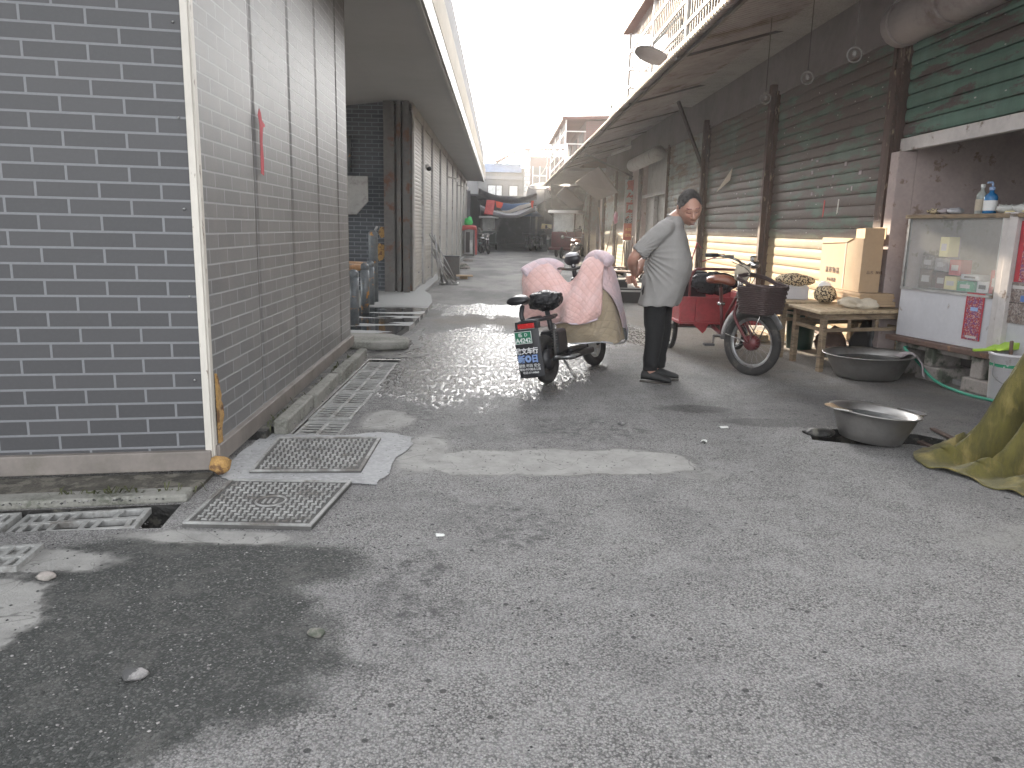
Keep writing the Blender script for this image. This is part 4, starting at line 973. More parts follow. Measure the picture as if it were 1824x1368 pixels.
# ================================================================== END OF THE ALLEY
b = wthing('end_building', (1, 76, 0), 'hazy two storey house closing the far end of the alley', 'building')
g = G(); g.bb(-9, 2.2, 76, 84, 0, 7.0); g.build('wall', 'far_wall', b)
g = G(); g.bb(-9, 1.95, 75.7, 75.95, 6.55, 7.35); g.build('blue_band', 'blue_sheet', b)
g = G(); g.bb(-9, 2.1, 75.8, 75.98, 5.9, 6.2); g.build('cornice', 'tile_white', b)
for x0, x1 in ((-1.3, 0.2), (.75, 1.7), (-4.2, -2.6)):
    g = G(); g.bb(x0, x1, 75.93, 75.99, 3.5, 5.4); g.build('window', 'dark_room', b) 
g = G(); g.bb(-1.2, -.5, 75.88, 75.92, 3.6, 5.3); g.bb(-.4, .1, 75.88, 75.92, 3.6, 5.3); g.bb(.85, 1.6, 75.88, 75.92, 3.6, 5.3); g.build('curtain', 'curtain', b)
b = wthing('tiled_tower_house', (3.5, 75, 0), 'white tiled corner house with a sagging red roof at the alley end', 'building')
g = G(); g.bb(2.2, 2.75, 74.6, 82, 0, 8.6); g.build('tiled_pier', 'tile_white', b, uv=True)
g = G(); g.bb(2.76, 9, 75, 82, 0, 8.0); g.build('wall', 'pink_wall', b, uv=True)
g = G(); g.add([(2.0, 74.2, 8.55), (9.5, 74.2, 8.7), (9.5, 83, 9.4), (2.0, 83, 9.4), (-.6, 74.2, 7.35), (-.6, 83, 7.8)], [(0, 1, 2, 3), (4, 0, 3, 5)]); g.build('roof', 'roof_red', b, solid=.15)
for x0 in (3.0, 4.6, 6.2):
    g = G(); g.bb(x0, x0+1.3, 74.93, 74.99, 5.2, 7.0); g.build('window', 'dark_room', b)
g = G()
for x0 in (3.0, 4.6, 6.2):
    for k in (0, .65, 1.3): g.bb(x0+k-.04, x0+k+.04, 74.86, 74.92, 5.1, 7.1)
    g.bb(x0, x0+1.3, 74.84, 74.90, 6.2, 6.3)
g.build('window_frame', 'white_wall', b)
# covered market at the end: dark hall, tarps
b = wthing('covered_market_hall', (.5, 60, 0), 'dark roofed market hall across the end of the alley', 'building')
g = G(); g.bb(-3.5, 6, 71, 71.3, 0, 4.2); g.bb(-1.95, -1.75, 46, 71, 0, 3.4); g.bb(4.0, 4.2, 60, 71, 0, 3.4); g.build('wall', 'tarp_dark', b)
g = G(); g.add([(-2.2, 46, 3.2), (4.4, 46, 2.9), (4.4, 71, 3.9), (-2.2, 71, 3.9)], [(0, 1, 2, 3)]); g.build('roof', 'tarp_dark', b, solid=.1)
def tarp(name, ctrl, mt, lb, cat, grp=None, fold=.03, s=3, thick=.015, nu=7):
    g = patch(ctrl, nu, 6, lambda u, v: (0, 0, fold*noise.noise(Vector((u*9, v*7, s))))); return tag(build_cloth(g, name, mt, None, thick=thick), lb, cat, grp)
tarp('sagging_tarp', [[(-1.05, 38.6, 3.18), (-.3, 38.7, 2.90), (.8, 38.7, 2.78), (1.75, 38.6, 3.0)], [(-1.1, 39, 2.95), (-.3, 39, 2.62), (.8, 39, 2.56), (1.8, 39, 2.9)], [(-1.2, 41, 3.0), (-.3, 41, 2.7), (.8, 41, 2.6), (1.9, 41, 2.8)]], 'tarp_dark', 'upper dark tarp sagging between the two eaves', 'tarp')
tarp('sagging_tarp', [[(-1.1, 43.6, 2.45), (-.2, 43.7, 2.15), (.9, 43.7, 2.05), (1.9, 43.6, 2.55)], [(-1.1, 44, 2.15), (-.2, 44, 1.92), (.9, 44, 1.90), (2.0, 44, 2.3)], [(-1.2, 46, 2.6), (-.3, 46, 2.3), (.8, 46, 2.3), (2.1, 46, 2.6)]], 'tarp_grey', 'lower grey tarp sagging over the dark hall entrance', 'tarp')
tarp('blue_sheet', [[(-.15, 42, 2.66), (.6, 42, 2.58), (1.55, 42, 2.66)], [(.0, 42.1, 2.38), (.6, 42.1, 2.30), (1.3, 42.1, 2.42)], [(.1, 42.2, 2.22), (.6, 42.2, 2.12), (.9, 42.2, 2.2)]], 'blue_sheet', 'blue plastic sheet strung between the tarps', 'sheet')
tarp('white_sheet', [[(1.0, 41.8, 2.50), (1.5, 41.8, 2.62), (1.75, 41.8, 2.66)], [(.35, 41.8, 2.22), (1.1, 41.8, 2.40), (1.7, 41.8, 2.55)], [(-.3, 41.8, 2.22), (.5, 41.8, 2.10), (1.2, 41.8, 2.32)]], 'tarp_pale', 'pale sheet edge drooping below the blue one', 'sheet')
tarp('hanging_cloth', [[(-.66, 38, 2.62), (-.25, 38, 2.60)], [(-.72, 38, 2.3), (-.3, 38, 2.25)], [(-.78, 38, 1.95), (-.36, 38, 1.92)]], 'cloth_red', 'dull red banner hanging under the left eave end', 'cloth')
tarp('hanging_cloth', [[(-.24, 38, 2.58), (.14, 38, 2.50)], [(-.2, 38, 2.4), (.10, 38, 2.36)], [(-.18, 38, 2.28), (0.02, 38, 2.24)]], 'cloth_bright', 'bright orange red cloth hung beside the dull red banner', 'cloth')
tarp('hanging_cloth', [[(1.52, 39, 2.66), (1.66, 39, 2.66)], [(1.5, 39, 2.5), (1.62, 39, 2.45)], [(1.55, 39, 2.32), (1.6, 39, 2.3)]], 'cloth_bright', 'small red cloth tied where the tarp meets the canopy', 'cloth')
tarp('torn_netting', [[(1.5, 44, 3.6), (1.9, 43, 3.7), (2.3, 40, 3.6)], [(1.4, 44, 3.1), (1.9, 43, 3.2), (2.4, 40, 3.2)], [(1.6, 44, 2.7), (2.0, 43, 2.6), (2.6, 40, 2.9)]], 'tarp_grey', 'crumpled grey netting piled over the far canopy end', 'netting')
# sagging white pipes and wires over the far canopy
g = G(); g.tube(catmull([(1.2, 39, 3.5), (1.5, 39, 3.28), (1.9, 39, 3.22), (2.4, 38, 3.3)], 6), .035, 6); tag(g.build('hanging_pipe', 'white_wall'), 'white plastic pipe drooping over the far canopy end', 'pipe')
g = G(); g.tube(catmull([(2.1, 38, 5.0), (2.2, 38, 4.4), (1.95, 38, 3.9), (1.7, 38, 3.7)], 6), .03, 6); tag(g.build('hanging_pipe', 'white_wall'), 'white plastic pipe curling down from the far roofs', 'pipe')

# ================================================================== THINGS ON THE RIGHT
def table(name, corner, a1, a2, L, W, z, label, topmat, legh=.035, skew=0, stretch_z=.40):
    c = Vector((*corner, 0)); u = Vector((math.cos(R(a1)), math.sin(R(a1)), 0)); v = Vector((math.cos(R(a2)), math.sin(R(a2)), 0))
    t = wthing(name, c, label, 'table', 'low wooden tables by the shutters')
    P = lambda a, b, h: c+u*a+v*b+Vector((0, 0, h))
    g = G(); r = random.Random(int(corner[0]*10)); n = 3
    for k in range(n):
        b0, b1 = -.04+(W+.08)*k/n+.002, -.04+(W+.08)*(k+1)/n-.002; dz = r.uniform(-.002, .002)
        vs = [P(a, b, h) for a in (-.05+r.uniform(-.01, .01), L+.05+r.uniform(-.02, .02)) for b in (b0, b1) for h in (z-.028+dz, z+dz)]
        g.add(vs, [(0, 1, 3, 2), (4, 6, 7, 5), (0, 4, 5, 1), (2, 3, 7, 6), (0, 2, 6, 4), (1, 5, 7, 3)])
    g.build('tabletop', topmat, t, bevel=.004)
    for (a, b) in ((.03, .03), (L-.03, .03), (.03, W-.03), (L-.03, W-.03)):
        g = G(); g.bar(P(a, b, 0), P(a, b, z-.03), .055, .05, upv=u); g.build('leg', 'wood_old', t, bevel=.005)
    g = G()
    for b in (.03, W-.03): g.bar(P(.05, b, z-.06), P(L-.05, b, z-.06), .03, .06); g.bar(P(.05, b, z*.68), P(L-.05, b, z*.68), .025, .035)
    for a in (.03, L-.03): g.bar(P(a, .05, z-.06), P(a, W-.05, z-.06), .03, .06); g.bar(P(a, .05, z*.68), P(a, W-.05, z*.68), .025, .035)
    for k in (1, 2): g.bar(P(L*k/3, .03, z*.68), P(L*k/3, .03, z-.08), .025, .025, upv=u)
    g.build('apron_rail', 'wood_old', t, bevel=.003)
    return t
table('wooden_table', (3.06, 7.18), 17, 93, .98, .66, .585, 'low weathered wooden table nearer the camera beside the steel basin', 'wood_top')
table('wooden_table', (2.98, 8.03), 4, 91, .86, 1.2, .60, 'farther table loaded with cloth bundles and a tall carton', 'wood_top')
# box stand and tall open carton
tb = .60
o = wthing('flattened_cartons', (3.72, 8.2, tb), 'stack of flattened cardboard under the tall carton', 'cardboard'); g = G()
for k in range(5): g.box((3.74+rnd.uniform(-.02, .02), 8.05, tb+.014+k*.026), (.34, 1.0, .024), rz=rnd.uniform(-.02, .02))
g.build('sheets', 'card', o)
o = wthing('tall_carton', (3.72, 8.13, .735), 'tall open cardboard box on the table against the rusty jamb', 'carton')
g = G(); z0, z1 = .735, 1.26
g.bb(3.58, 3.588, 7.64, 8.62, z0, z1); g.bb(3.588, 3.78, 7.64, 7.648, z0, 1.365); g.bb(3.772, 3.78, 7.648, 8.62, z0, z1); g.bb(3.588, 3.772, 8.612, 8.62, z0, z1); g.bb(3.588, 3.772, 7.648, 8.612, z0, z0+.008)
g.build('box', 'card', o)
g = G(); g.prism([(7.66, 1.26), (8.3, 1.262), (8.3, 1.36), (7.66, 1.375)], 3.80, 3.807, fr=lambda y, z, x: (x, y, z)); g.build('flap', 'card_lit', o)
g = G(); g.prism([(7.85, 1.262), (8.6, 1.262), (8.62, 1.20), (8.0, 1.22)], 3.572, 3.578, fr=lambda y, z, x: (x, y, z)); g.build('flap', 'card_lit', o)
g = G(); g.bb(3.577, 3.58, 8.0, 8.03, z0+.02, z1-.02); g.build('tape', 'cloth_cream', o)
ry = Matrix(((0, 0, -1), (-1, 0, 0), (0, 1, 0)))
text('易 碎 物 品', .07, 'wood_board', o, (3.577, 8.3, .92), ry, 'box_print'); text('小 心 轻 放', .045, 'wood_board', o, (3.577, 8.3, .82), ry, 'box_print')
rfr = Matrix.Rotation(R(90), 3, 'X'); text('品名  规格', .035, 'wood_board', o, (3.72, 7.639, .93), rfr, 'box_print')
# foam box and animal print bundles
o = wthing('white_box', (3.13, 8.4, tb), 'white folded box on the farther table beneath a patterned bundle', 'box'); g = G()
g.prism([(2.99, tb+.002), (3.33, tb+.002), (3.33, tb+.13), (3.02, tb+.13)], 8.25, 8.6, fr=lambda x, z, y: (x, y, z)); g.build('body', 'counter_white', o, bevel=.004)
g = G(); g.prism([(3.02, tb+.131), (3.33, tb+.131), (3.28, tb+.17), (3.10, tb+.15)], 8.245, 8.25, fr=lambda x, z, y: (x, y, z)); g.build('flap', 'curtain', o)
def lumpy(name, c, r, mat, label, cat, k=.25, f=9, seed=0, nu=28, nv=18, floor=None, parent=None):
    c = Vector(c); g = G(); g.ball(c, r, nu, nv); vs = []
    for v in g.v:
        d = Vector(v)-c; s = 1+k*noise.noise(Vector(v)*f+Vector((seed*7.1, 0, 0)))+k*.5*noise.noise(Vector(v)*f*2.7+Vector((seed*7.1, 0, 0))); p = c+d*s
        if floor is not None: p.z = max(p.z, floor)
        vs.append(tuple(p))
    g.v = vs; o = g.build(name, mat, parent)
    if label: tag(o, label, cat)
    return o
lumpy('cloth_bundle', (3.22, 8.35, tb+.20), (.20, .15, .075), 'leopard', 'patterned cloth roll lying on the white box', 'bundle', .2, 8, 1)
lumpy('cloth_bundle', (3.40, 7.98, tb+.085), (.11, .10, .09), 'leopard', 'round patterned cloth bundle in front of the tall carton', 'bundle', .2, 9, 2, floor=tb+.002)
lumpy('plastic_bag', (3.44, 8.12, tb+.16), (.06, .07, .05), 'white_ink', 'small shiny white bag tucked between the patterned bundles', 'bag', .4, 16, 3)
lumpy('cloth_heap', (3.56, 7.56, .585+.035), (.20, .13, .065), 'cloth_cream', 'crumpled cream cloth heap on the nearer table', 'cloth', .55, 8, 4, 44, 30, floor=.587)
lumpy('black_sack', (3.95, 8.0, .20), (.20, .22, .22), 'black_plastic', 'dark sack slumped on the ground under the nearer table', 'sack', .35, 7, 5, floor=.0)
lumpy('brown_sack', (3.66, 8.35, .14), (.17, .15, .15), 'wood_board', 'brown sack lying in the shade under the tables', 'sack', .35, 7, 6, floor=.0)
o = wthing('green_bin', (3.48, 8.75, 0), 'dark green plastic bin standing under the farther table', 'bin'); g = G()
g.lathe([(0, 0), (.14, 0), (.17, .42), (.18, .42), (.18, .45), (.16, .45), (.13, .03), (0, .03)], (3.48, 8.75, 0), 20, sx=1, sy=1); g.build('body', 'bin_green', o)
g = G(); g.lathe([(.165, .40), (.186, .40), (.186, .43), (.165, .43)], (3.48, 8.75, 0), 20, closed=True); g.build('rim', 'cloth_cream', o)
g = G()
for k in range(3): g.box((3.2+.17*k, 9.4, .05+.0), (.12, .5, .08), rz=.1*k)
tag(g.build('wood_offcut', 'wood_top'), 'sunlit wood offcuts on the ground behind the tables', 'wood pieces')

# basins
def basin(c, r, h, rz, tx, ty, label, ears, water):
    o = empty('steel_basin', c, label, 'basin', 'steel basins on the ground', rot=(R(tx), R(ty), R(rz)))
    g = G(); pr = [(0, .006), (r*.66, .004), (r*.72, .012), (r*.80, h*.3), (r*.90, h*.65), (r*.97, h-.012), (r*1.05, h-.004), (r*1.07, h+.002), (r*1.05, h+.006), (r*.96, h-.002), (r*.88, h*.66), (r*.77, h*.32), (r*.68, .022), (0, .018)]
    g.lathe(pr, n=56); g.build('bowl', 'steel_basin', o)
    if ears:
        for s, ph in enumerate((0, math.pi)):
            g = G(); poly = [(r*1.0*math.cos(a), r*1.0*math.sin(a)) for a in [(-.42+.84*k/8) for k in range(9)]]+[((r*1.06+.075*math.cos((a/.42)*1.45))*math.cos(a*.9), (r*1.06+.075*math.cos((a/.42)*1.45))*math.sin(a*.9)) for a in [(.42-.84*k/8) for k in range(9)]]
            q = Matrix.Rotation(ph, 3, 'Z'); g.prism(poly, h+.002, h+.012, fr=lambda x, y, z: tuple(q@Vector((x, y, z)))); g.build('handle', 'chrome', o, bevel=.002)
    if water:
        zz = water; rr = r*(.77+.2*(zz/h-.32)); g = G(); g.lathe([(0, zz), (rr, zz)], n=48); g.build('water', 'water', o)
    return o
basin((2.38, 4.70, .012), .258, .19, 10, 0, 5.0, 'smaller eared steel basin of water standing by the broken gutter', True, .150)
basin((3.42, 6.95, .006), .375, .22, 0, 0, -1.0, 'wide steel basin with a rag over its rim beside the wooden table', False, .165)
# rag over rim of the far basin
g = patch([[(3.70, 6.90, .20), (3.70, 6.98, .20), (3.72, 7.05, .20)], [(3.735, 6.80, .25), (3.78, 6.90, .25), (3.79, 6.98, .245)], [(3.80, 6.74, .17), (3.85, 6.84, .17), (3.86, 6.96, .17)], [(3.80, 6.70, .08), (3.87, 6.80, .07), (3.90, 6.92, .09)], [(3.84, 6.72, .04), (3.88, 6.79, .03), (3.89, 6.88, .05)]], 8, 6, lambda u, v: (.012*math.sin(u*22), .006*math.sin(u*17+v*3), 0))
tag(build_cloth(g, 'wash_rag', 'cloth_grey', None, thick=.006), 'mauve grey rag hanging over the rim of the wide basin', 'rag')
# hose
g = G(); g.tube(catmull([(3.93, 7.45, .28), (3.90, 7.2, .26), (3.80, 7.05, .265), (3.84, 6.88, .17), (3.86, 6.6, .05), (3.90, 6.25, .014), (3.98, 5.95, .014), (4.06, 5.65, .014), (4.15, 5.3, .014)], 8), .0125, 10)
tag(g.build('garden_hose', 'hose'), 'green hose running from the basin along the counter foot', 'hose')
# bucket with dustpan and stick
bx, by = 4.12, 6.02
o = wthing('white_bucket', (bx, by, 0), 'white plastic bucket with wire handle at the right edge', 'bucket'); g = G()
g.lathe([(0, .0), (.125, 0), (.132, .01), (.15, .33), (.158, .335), (.158, .37), (.165, .372), (.165, .395), (.15, .395), (.145, .34), (.125, .02), (0, .02)], (bx, by, 0), 32); g.build('pail', 'bucket_white', o)
g = G(); g.lathe([(.1475, .285), (.149, .31)], (bx, by, 0), 32); g.build('green_band', 'green_print', o)
g = G(); g.tube(catmull([(bx-.158, by-.03, .32), (bx-.19, by-.09, .22), (bx-.13, by-.19, .16), (bx, by-.20, .155), (bx+.13, by-.17, .17), (bx+.16, by-.03, .32)], 6), .004, 6); g.build('wire_handle', 'steel', o)
o = wthing('dustpan', (bx-.0, by, .4), 'lime green dustpan laid across the bucket top', 'dustpan'); g = G()
g.prism([(-.10, .0), (.18, .03), (.22, .16), (.06, .08)], .02, .20, fr=lambda x, z, y: (bx+x, by+y, .402+z*.9)); g.build('pan', 'lime', o, bevel=.006)
g = G(); g.bar((bx-.09, by+.08, .41), (bx-.26, by+.10, .395), .035, .02); g.build('handle', 'lime', o, bevel=.006)
g = G(); g.tube([(bx-.05, by-.06, .30), (bx-.09, by-.10, .50)], .014, 8); tag(g.build('wooden_stick', 'wood_board'), 'brown wooden handle sticking out of the bucket', 'stick')
# olive velvet cloth heap
def heap():
    c = Vector((3.47, 4.06, 0)); g = G()
    def fn(u, v):
        a = 2*math.pi*u; fold = .7*(1-2*abs(math.sin(a*8.5+1.3*v)))+.45*math.sin(a*19+2.0+v*3)+.35*math.sin(a*34+v*5)
        R0 = .86+.05*math.cos(a*2)+.04*math.sin(a*3+1)
        if 2.5 < a < 3.3: R0 += .10*math.sin((a-2.5)/.8*math.pi)
        r = R0*v**.9
        t = v
        z = .86*(1-1/(1+math.exp(-(t-.46)*12)))+.01
        if t > .72: z = .012+max(0, (1-t))*.25*(.5+.5*fold)*1.0
        else: z += .0
        zz = max(.006, z+.075*fold*math.sin(math.pi*min(1, t*1.1)))
        rr = r+.085*fold*math.sin(math.pi*min(1, t))*(1 if t < .8 else .5)
        return c+Vector((math.cos(a)*rr*1.06, math.sin(a)*rr*.92, zz))
    g.grid(fn, 220, 60, True)
    vs = []
    for v in g.v:
        v = Vector(v); n_ = noise.noise(v*9)*.022+(.5-abs(noise.noise(v*14)))*.02*min(1, v.z*4)+noise.noise(v*3)*.03*min(1, v.z*3)
        vs.append((v.x+n_, v.y+n_, max(.005, v.z+n_)))
    g.v = vs
    o = g.build('velvet_cloth', 'velvet', solid=.006); tag(o, 'olive green velvet cloth draped over a heap at the right edge', 'cloth')
heap()
# bits of broken gutter
for (a, b, lb) in (((2.96, 5.02, .012), (2.90, 4.42, .03), 'long rusty steel angle lying at the broken gutter edge'), ((2.70, 4.70, .005), (2.72, 4.40, .012), 'short rusty steel strip beside the broken gutter')):
    g = G(); g.bar(a, b, .03, .012); g.bar(Vector(a)+Vector((.014, 0, -.01)), Vector(b)+Vector((.014, 0, -.01)), .006, .035); tag(g.build('steel_angle', 'rust_post'), lb, 'steel strip', 'rusty strips by the broken gutter')
lumpy('broken_slab', (2.12, 4.86, .01), (.11, .06, .03), 'mud', 'dark lump of broken concrete left of the smaller basin', 'rubble', .4, 9, 9)
# trays and crates further back
o = wthing('black_tray', (2.45, 14.3, 0), 'long black open tray on the ground behind the standing man', 'tray'); g = G()
for q in ((2.12, 2.92, 14.05, 14.08), (2.12, 2.92, 14.57, 14.6), (2.12, 2.15, 14.08, 14.57), (2.89, 2.92, 14.08, 14.57)): g.bb(*q, 0, .22)
g.bb(2.15, 2.89, 14.08, 14.57, 0, .03); g.build('tub', 'black_plastic', o, bevel=.008)
g = G(); g.bb(2.08, 2.96, 14.01, 14.05, .20, .23); g.bb(2.08, 2.96, 14.6, 14.64, .20, .23); g.build('rim', 'signplate', o)
o = wthing('black_box', (2.3, 14.8, 0), 'small black box standing behind the long tray', 'box'); g = G(); g.prism([(2.13, 0), (2.48, 0), (2.44, .36), (2.18, .36)], 14.7, 14.95, fr=lambda x, z, y: (x, y, z)); g.build('body', 'black_plastic', o, bevel=.015); g = G(); g.bb(2.2, 2.42, 14.72, 14.93, .36, .375); g.build('lid', 'steel_dark', o)
o = wthing('black_crate', (1.88, 13.6, 0), 'black latticed plastic crate standing beside the scooter cover', 'crate'); g = G()
for z in (0, .12, .24, .36, .46): 
    g.bb(1.75, 1.98, 13.45, 13.47, z, z+.03); g.bb(1.75, 1.98, 13.8, 13.82, z, z+.03); g.bb(1.75, 1.77, 13.47, 13.8, z, z+.03); g.bb(1.96, 1.98, 13.47, 13.8, z, z+.03)
for k in range(6): x = 1.75+.042*k; g.bb(x, x+.015, 13.446, 13.45, 0, .49); g.bb(x, x+.015, 13.82, 13.824, 0, .49)
g.bb(1.77, 1.96, 13.47, 13.8, 0, .02); g.build('lattice', 'black_plastic', o)
def trolley(x, y, rz, lb, posts=True):
    o = empty('flat_trolley', (x, y, 0), lb, 'trolley', 'flat trolleys along the lit shutters', rz=rz); g = G(); g.bb(-.5, .5, -.3, .3, .20, .25); g.build('deck', 'wood_board', o, bevel=.01)
    for sx in (-.38, .38):
        for sy in (-.22, .22):
            g = G(); g.tube([(sx, sy-.02, .09), (sx, sy+.02, .09)], .09, 14); g.build('wheel', 'rubber', o)
    g = G(); g.tube([(.48, -.28, .25), (.50, -.28, 1.0), (.50, .28, 1.0), (.48, .28, .25)], .014, 8); g.build('push_bar', 'steel_dark', o)
trolley(3.25, 23.1, .1, 'flat trolley with dark wheels by the sunlit shutters behind the man')
trolley(3.45, 20.6, -.2, 'second flat trolley parked against the plain grey door')
lumpy('tool_heap', (3.05, 22.9, .32), (.35, .2, .10), 'wood_old', 'brown heap of sacking on the flat trolley', 'heap', .5, 6, 12)
for k, (x, y, dx, h, lb) in enumerate(((3.75, 26.2, -.35, 1.5, 'long wooden pole leaning on the shutters beyond the signboard'), (3.85, 25.6, -.1, 1.1, 'thin dark rod leaning upright on the lit shutters'), (3.85, 22.6, -.12, 1.15, 'thin dark rod leaning by the signboard'), (3.8, 24.0, .05, 1.3, 'dark curved rod standing below the signboard'), (3.5, 28.0, .25, 2.1, 'pale tall pole standing before the far lit shutters'))):
    g = G(); g.tube(catmull([(x+dx, y-.3, 0), (x+dx*.4, y-.15, h*.55), (x, y, h)], 5), .018, 7); tag(g.build('leaning_pole', 'wood_old' if k in (0, 4) else 'steel_dark'), lb, 'pole')
g = G(); g.tube(catmull([(3.93, 26.5, 2.1), (3.92, 26.5, 1.85)], 3), .01, 5); 
lumpy('pink_bag', (3.86, 26.2, 1.72), (.07, .16, .20), M('pink_bag_plastic', (.42, .14, .22), .5), 'small pink bag hanging on the shutters left of the signboard', 'bag', .3, 8, 4)

# ================================================================== THINGS ON THE LEFT
o = wthing('folded_frame', (-1.2, 17.8, 0), 'tangle of folded metal frames leaning on the white shutters', 'frame')
r = random.Random(21)
for k in range(11):
    a = Vector((-1.05+r.uniform(-.3, .1), 17.6+r.uniform(-.25, .35), .02)); b = Vector((-1.60+r.uniform(0, .16), 17.7+r.uniform(-.25, .45), r.uniform(.7, 1.15)))
    g = G(); g.tube([a, a.lerp(b, .5)+Vector((r.uniform(-.04, .04), 0, 0)), b], .013, 7); g.build('tube', 'steel', o)
g = G()
for k in range(4): g.tube([(-1.58+.02*k, 17.55+.1*k, 1.12-.05*k), (-1.38, 17.75+.1*k, .86-.05*k)], .016, 6)
g.tube([(-1.30, 17.4, .03), (-.95, 17.45, .03), (-.93, 17.75, .03), (-1.2, 17.8, .03)], .02, 8, closed=True); g.build('tube', 'signplate', o)
o = wthing('dark_panel_box', (-1.25, 20.4, 0), 'dark grey upright box beside the tangled frames', 'box'); g = G(); g.bb(-1.45, -1.04, 20.2, 20.6, .03, .54); g.build('body', 'steel_dark', o, bevel=.01); g = G(); g.bb(-1.46, -1.03, 20.18, 20.62, .54, .56); g.build('lid', 'black_plastic', o)
g = G(); g.box((-.88, 19.7, .09), (.42, .35, .03), rz=.1); g.box((-.9, 19.75, .04), (.2, .2, .07)); tag(g.build('flat_board', 'card', bevel=.004), 'flat pinkish board lying beside the dark grey box', 'board')
for k, (x, y, s) in enumerate(((-1.35, 22.8, .10), (-1.15, 24.8, .14), (-1.3, 27.0, .1), (-1.2, 30.5, .12))):
    lumpy('rubble_piece', (x, y, .03), (s*1.7, s*2, s*.7), 'block', ['flat rubble piece just beyond the dark box', 'low stone block before the red covered cabinet', 'small rubble piece midway to the red cabinet', 'rubble piece next to the red cabinet foot'][k], 'rubble', .3, 6, k, 14, 9, floor=0)
x0, x1, y0, y1 = -1.68, -1.08, 35.0, 35.7
o = wthing('drinks_cabinet', ((x0+x1)/2, y0, 0), 'narrow glass fronted cabinet draped in red cloth', 'cabinet'); g = G(); g.bb(x0+.05, x1-.05, y0+.1, y1, .05, 1.3); g.build('carcass', 'signplate', o)
g = G(); g.bb(x0+.05, x0+.1, y0+.04, y0+.1, .05, 1.3); g.bb(x1-.1, x1-.05, y0+.04, y0+.1, .05, 1.3); g.bb(x0+.1, x1-.1, y0+.04, y0+.1, 1.22, 1.3); g.bb(x0+.1, x1-.1, y0+.04, y0+.1, .05, .12); g.build('frame', 'steel_dark', o)
g = G(); g.bb(x0+.16, x1-.26, y0+.06, y0+.08, .2, 1.1); g.build('door_sheet', 'dark_room', o)
g = G(); g.bb(x1-.26, x1-.14, y0+.05, y0+.08, .15, .75); g.build('stock', 'curtain', o)
g = patch([[(x0-.02, y0, 1.15), (x0+.3, y0-.02, 1.22), (x1+.04, y0, 1.18)], [(x0, y0, 1.34), (x0+.3, y0, 1.38), (x1+.02, y0, 1.36)], [(x0, y1, 1.38), (x0+.3, y1, 1.42), (x1, y1, 1.38)]], 6, 5); build_cloth(g, 'cover', 'cloth_red', o)
g = patch([[(x1-.03, y0-.03, 1.3), (x1+.04, y0+.4, 1.3)], [(x1-.02, y0-.04, .7), (x1+.05, y0+.4, .7)], [(x1-.01, y0-.05, .1), (x1+.06, y0+.4, .1)]], 6, 6); build_cloth(g, 'cover', 'cloth_red', o)
lumpy('green_bag', ((x0+x1)/2-.03, y0+.3, 1.56), (.20, .16, .20), 'bright_green', 'bright green crumpled bag on top of the red cabinet', 'bag', .35, 7, 8)
g = G(); g.bar((x0-.05, y0+.1, 1.3), (x0+.05, y0+.1, 1.9), .03); g.tube([(x0+.02, y0+.1, 1.85), (x0-.1, y0+.1, 1.7), (x0+.1, y0+.12, 1.5)], .02, 6); tag(g.build('bent_bracket', 'signplate'), 'pale bent bracket behind the green bag', 'bracket')

# loose stones, grit, paper
g = G(); r = random.Random(33)
def pebble(g, x, y, s, z=0):
    q = Matrix.Rotation(r.uniform(0, 6), 3, 'Z'); vs = []
    for (a, b, c) in ((1, 0, 0), (-1, 0, 0), (0, 1, 0), (0, -1, 0), (0, 0, 1), (0, 0, -1)):
        vs.append(Vector((x, y, z+s*.25))+q@Vector((a*s*r.uniform(.6, 1.1), b*s*r.uniform(.5, .9), c*s*r.uniform(.3, .55))))
    g.add(vs, [(0, 2, 4), (2, 1, 4), (1, 3, 4), (3, 0, 4), (2, 0, 5), (1, 2, 5), (3, 1, 5), (0, 3, 5)])
for k in range(5200):
    t = r.random()
    if t < .4: x, y = r.gauss(-1.0, .6), r.gauss(2.3, .6)
    elif t < .8: x, y = r.uniform(-1.6, 3.4), 1.5+4.5*r.random()**1.3
    elif t < .92: x, y = r.gauss(.2, .7), r.gauss(3.6, .7)
    else: x, y = r.gauss(2.7, .5), r.gauss(4.7, .5)
    if x < -1.35 and y > 3.2 or y < 1.2: continue
    g.cur = 0 if r.random() < .6 else (1 if r.random() < .75 else 2)
    pebble(g, x, y, r.choice((.002, .003, .003, .004, .005, .007)))
for k in range(500):
    g.cur = r.choice((0, 1)); pebble(g, r.gauss(-1.38, .06), r.uniform(4.6, 7.6), r.uniform(.004, .012), .05)
for k in range(260):
    g.cur = r.choice((0, 1, 1)); x = r.uniform(-3, -1.5); pebble(g, x, 3.42+(x+1.5)*.17+r.uniform(-.05, .06), r.uniform(.004, .012), .03)
o = g.build('loose_grit', ['stone', M('dark_grit', (.035, .035, .035), .9), M('pale_chip', (.30, .29, .28), .8)]); o['kind'] = 'stuff'
for (x, y, s, mt, lb) in ((-1.02, 2.0, .028, 'stone', 'dark loose stone lying alone on the dark tarmac'), (-.56, 2.25, .022, 'block', 'pale square chip of cement at the edge of the dark tarmac'), (-1.62, 2.62, .026, 'block', 'brownish stone on the dark tarmac below the slotted grates'), (.84, 5.02, .02, 'stone', 'small dark stone in the middle of the road')):
    lumpy('loose_stone', (x, y, s*.4), (s*1.3, s, s*.6), mt, lb, 'stone', .35, 30, x, 12, 8)
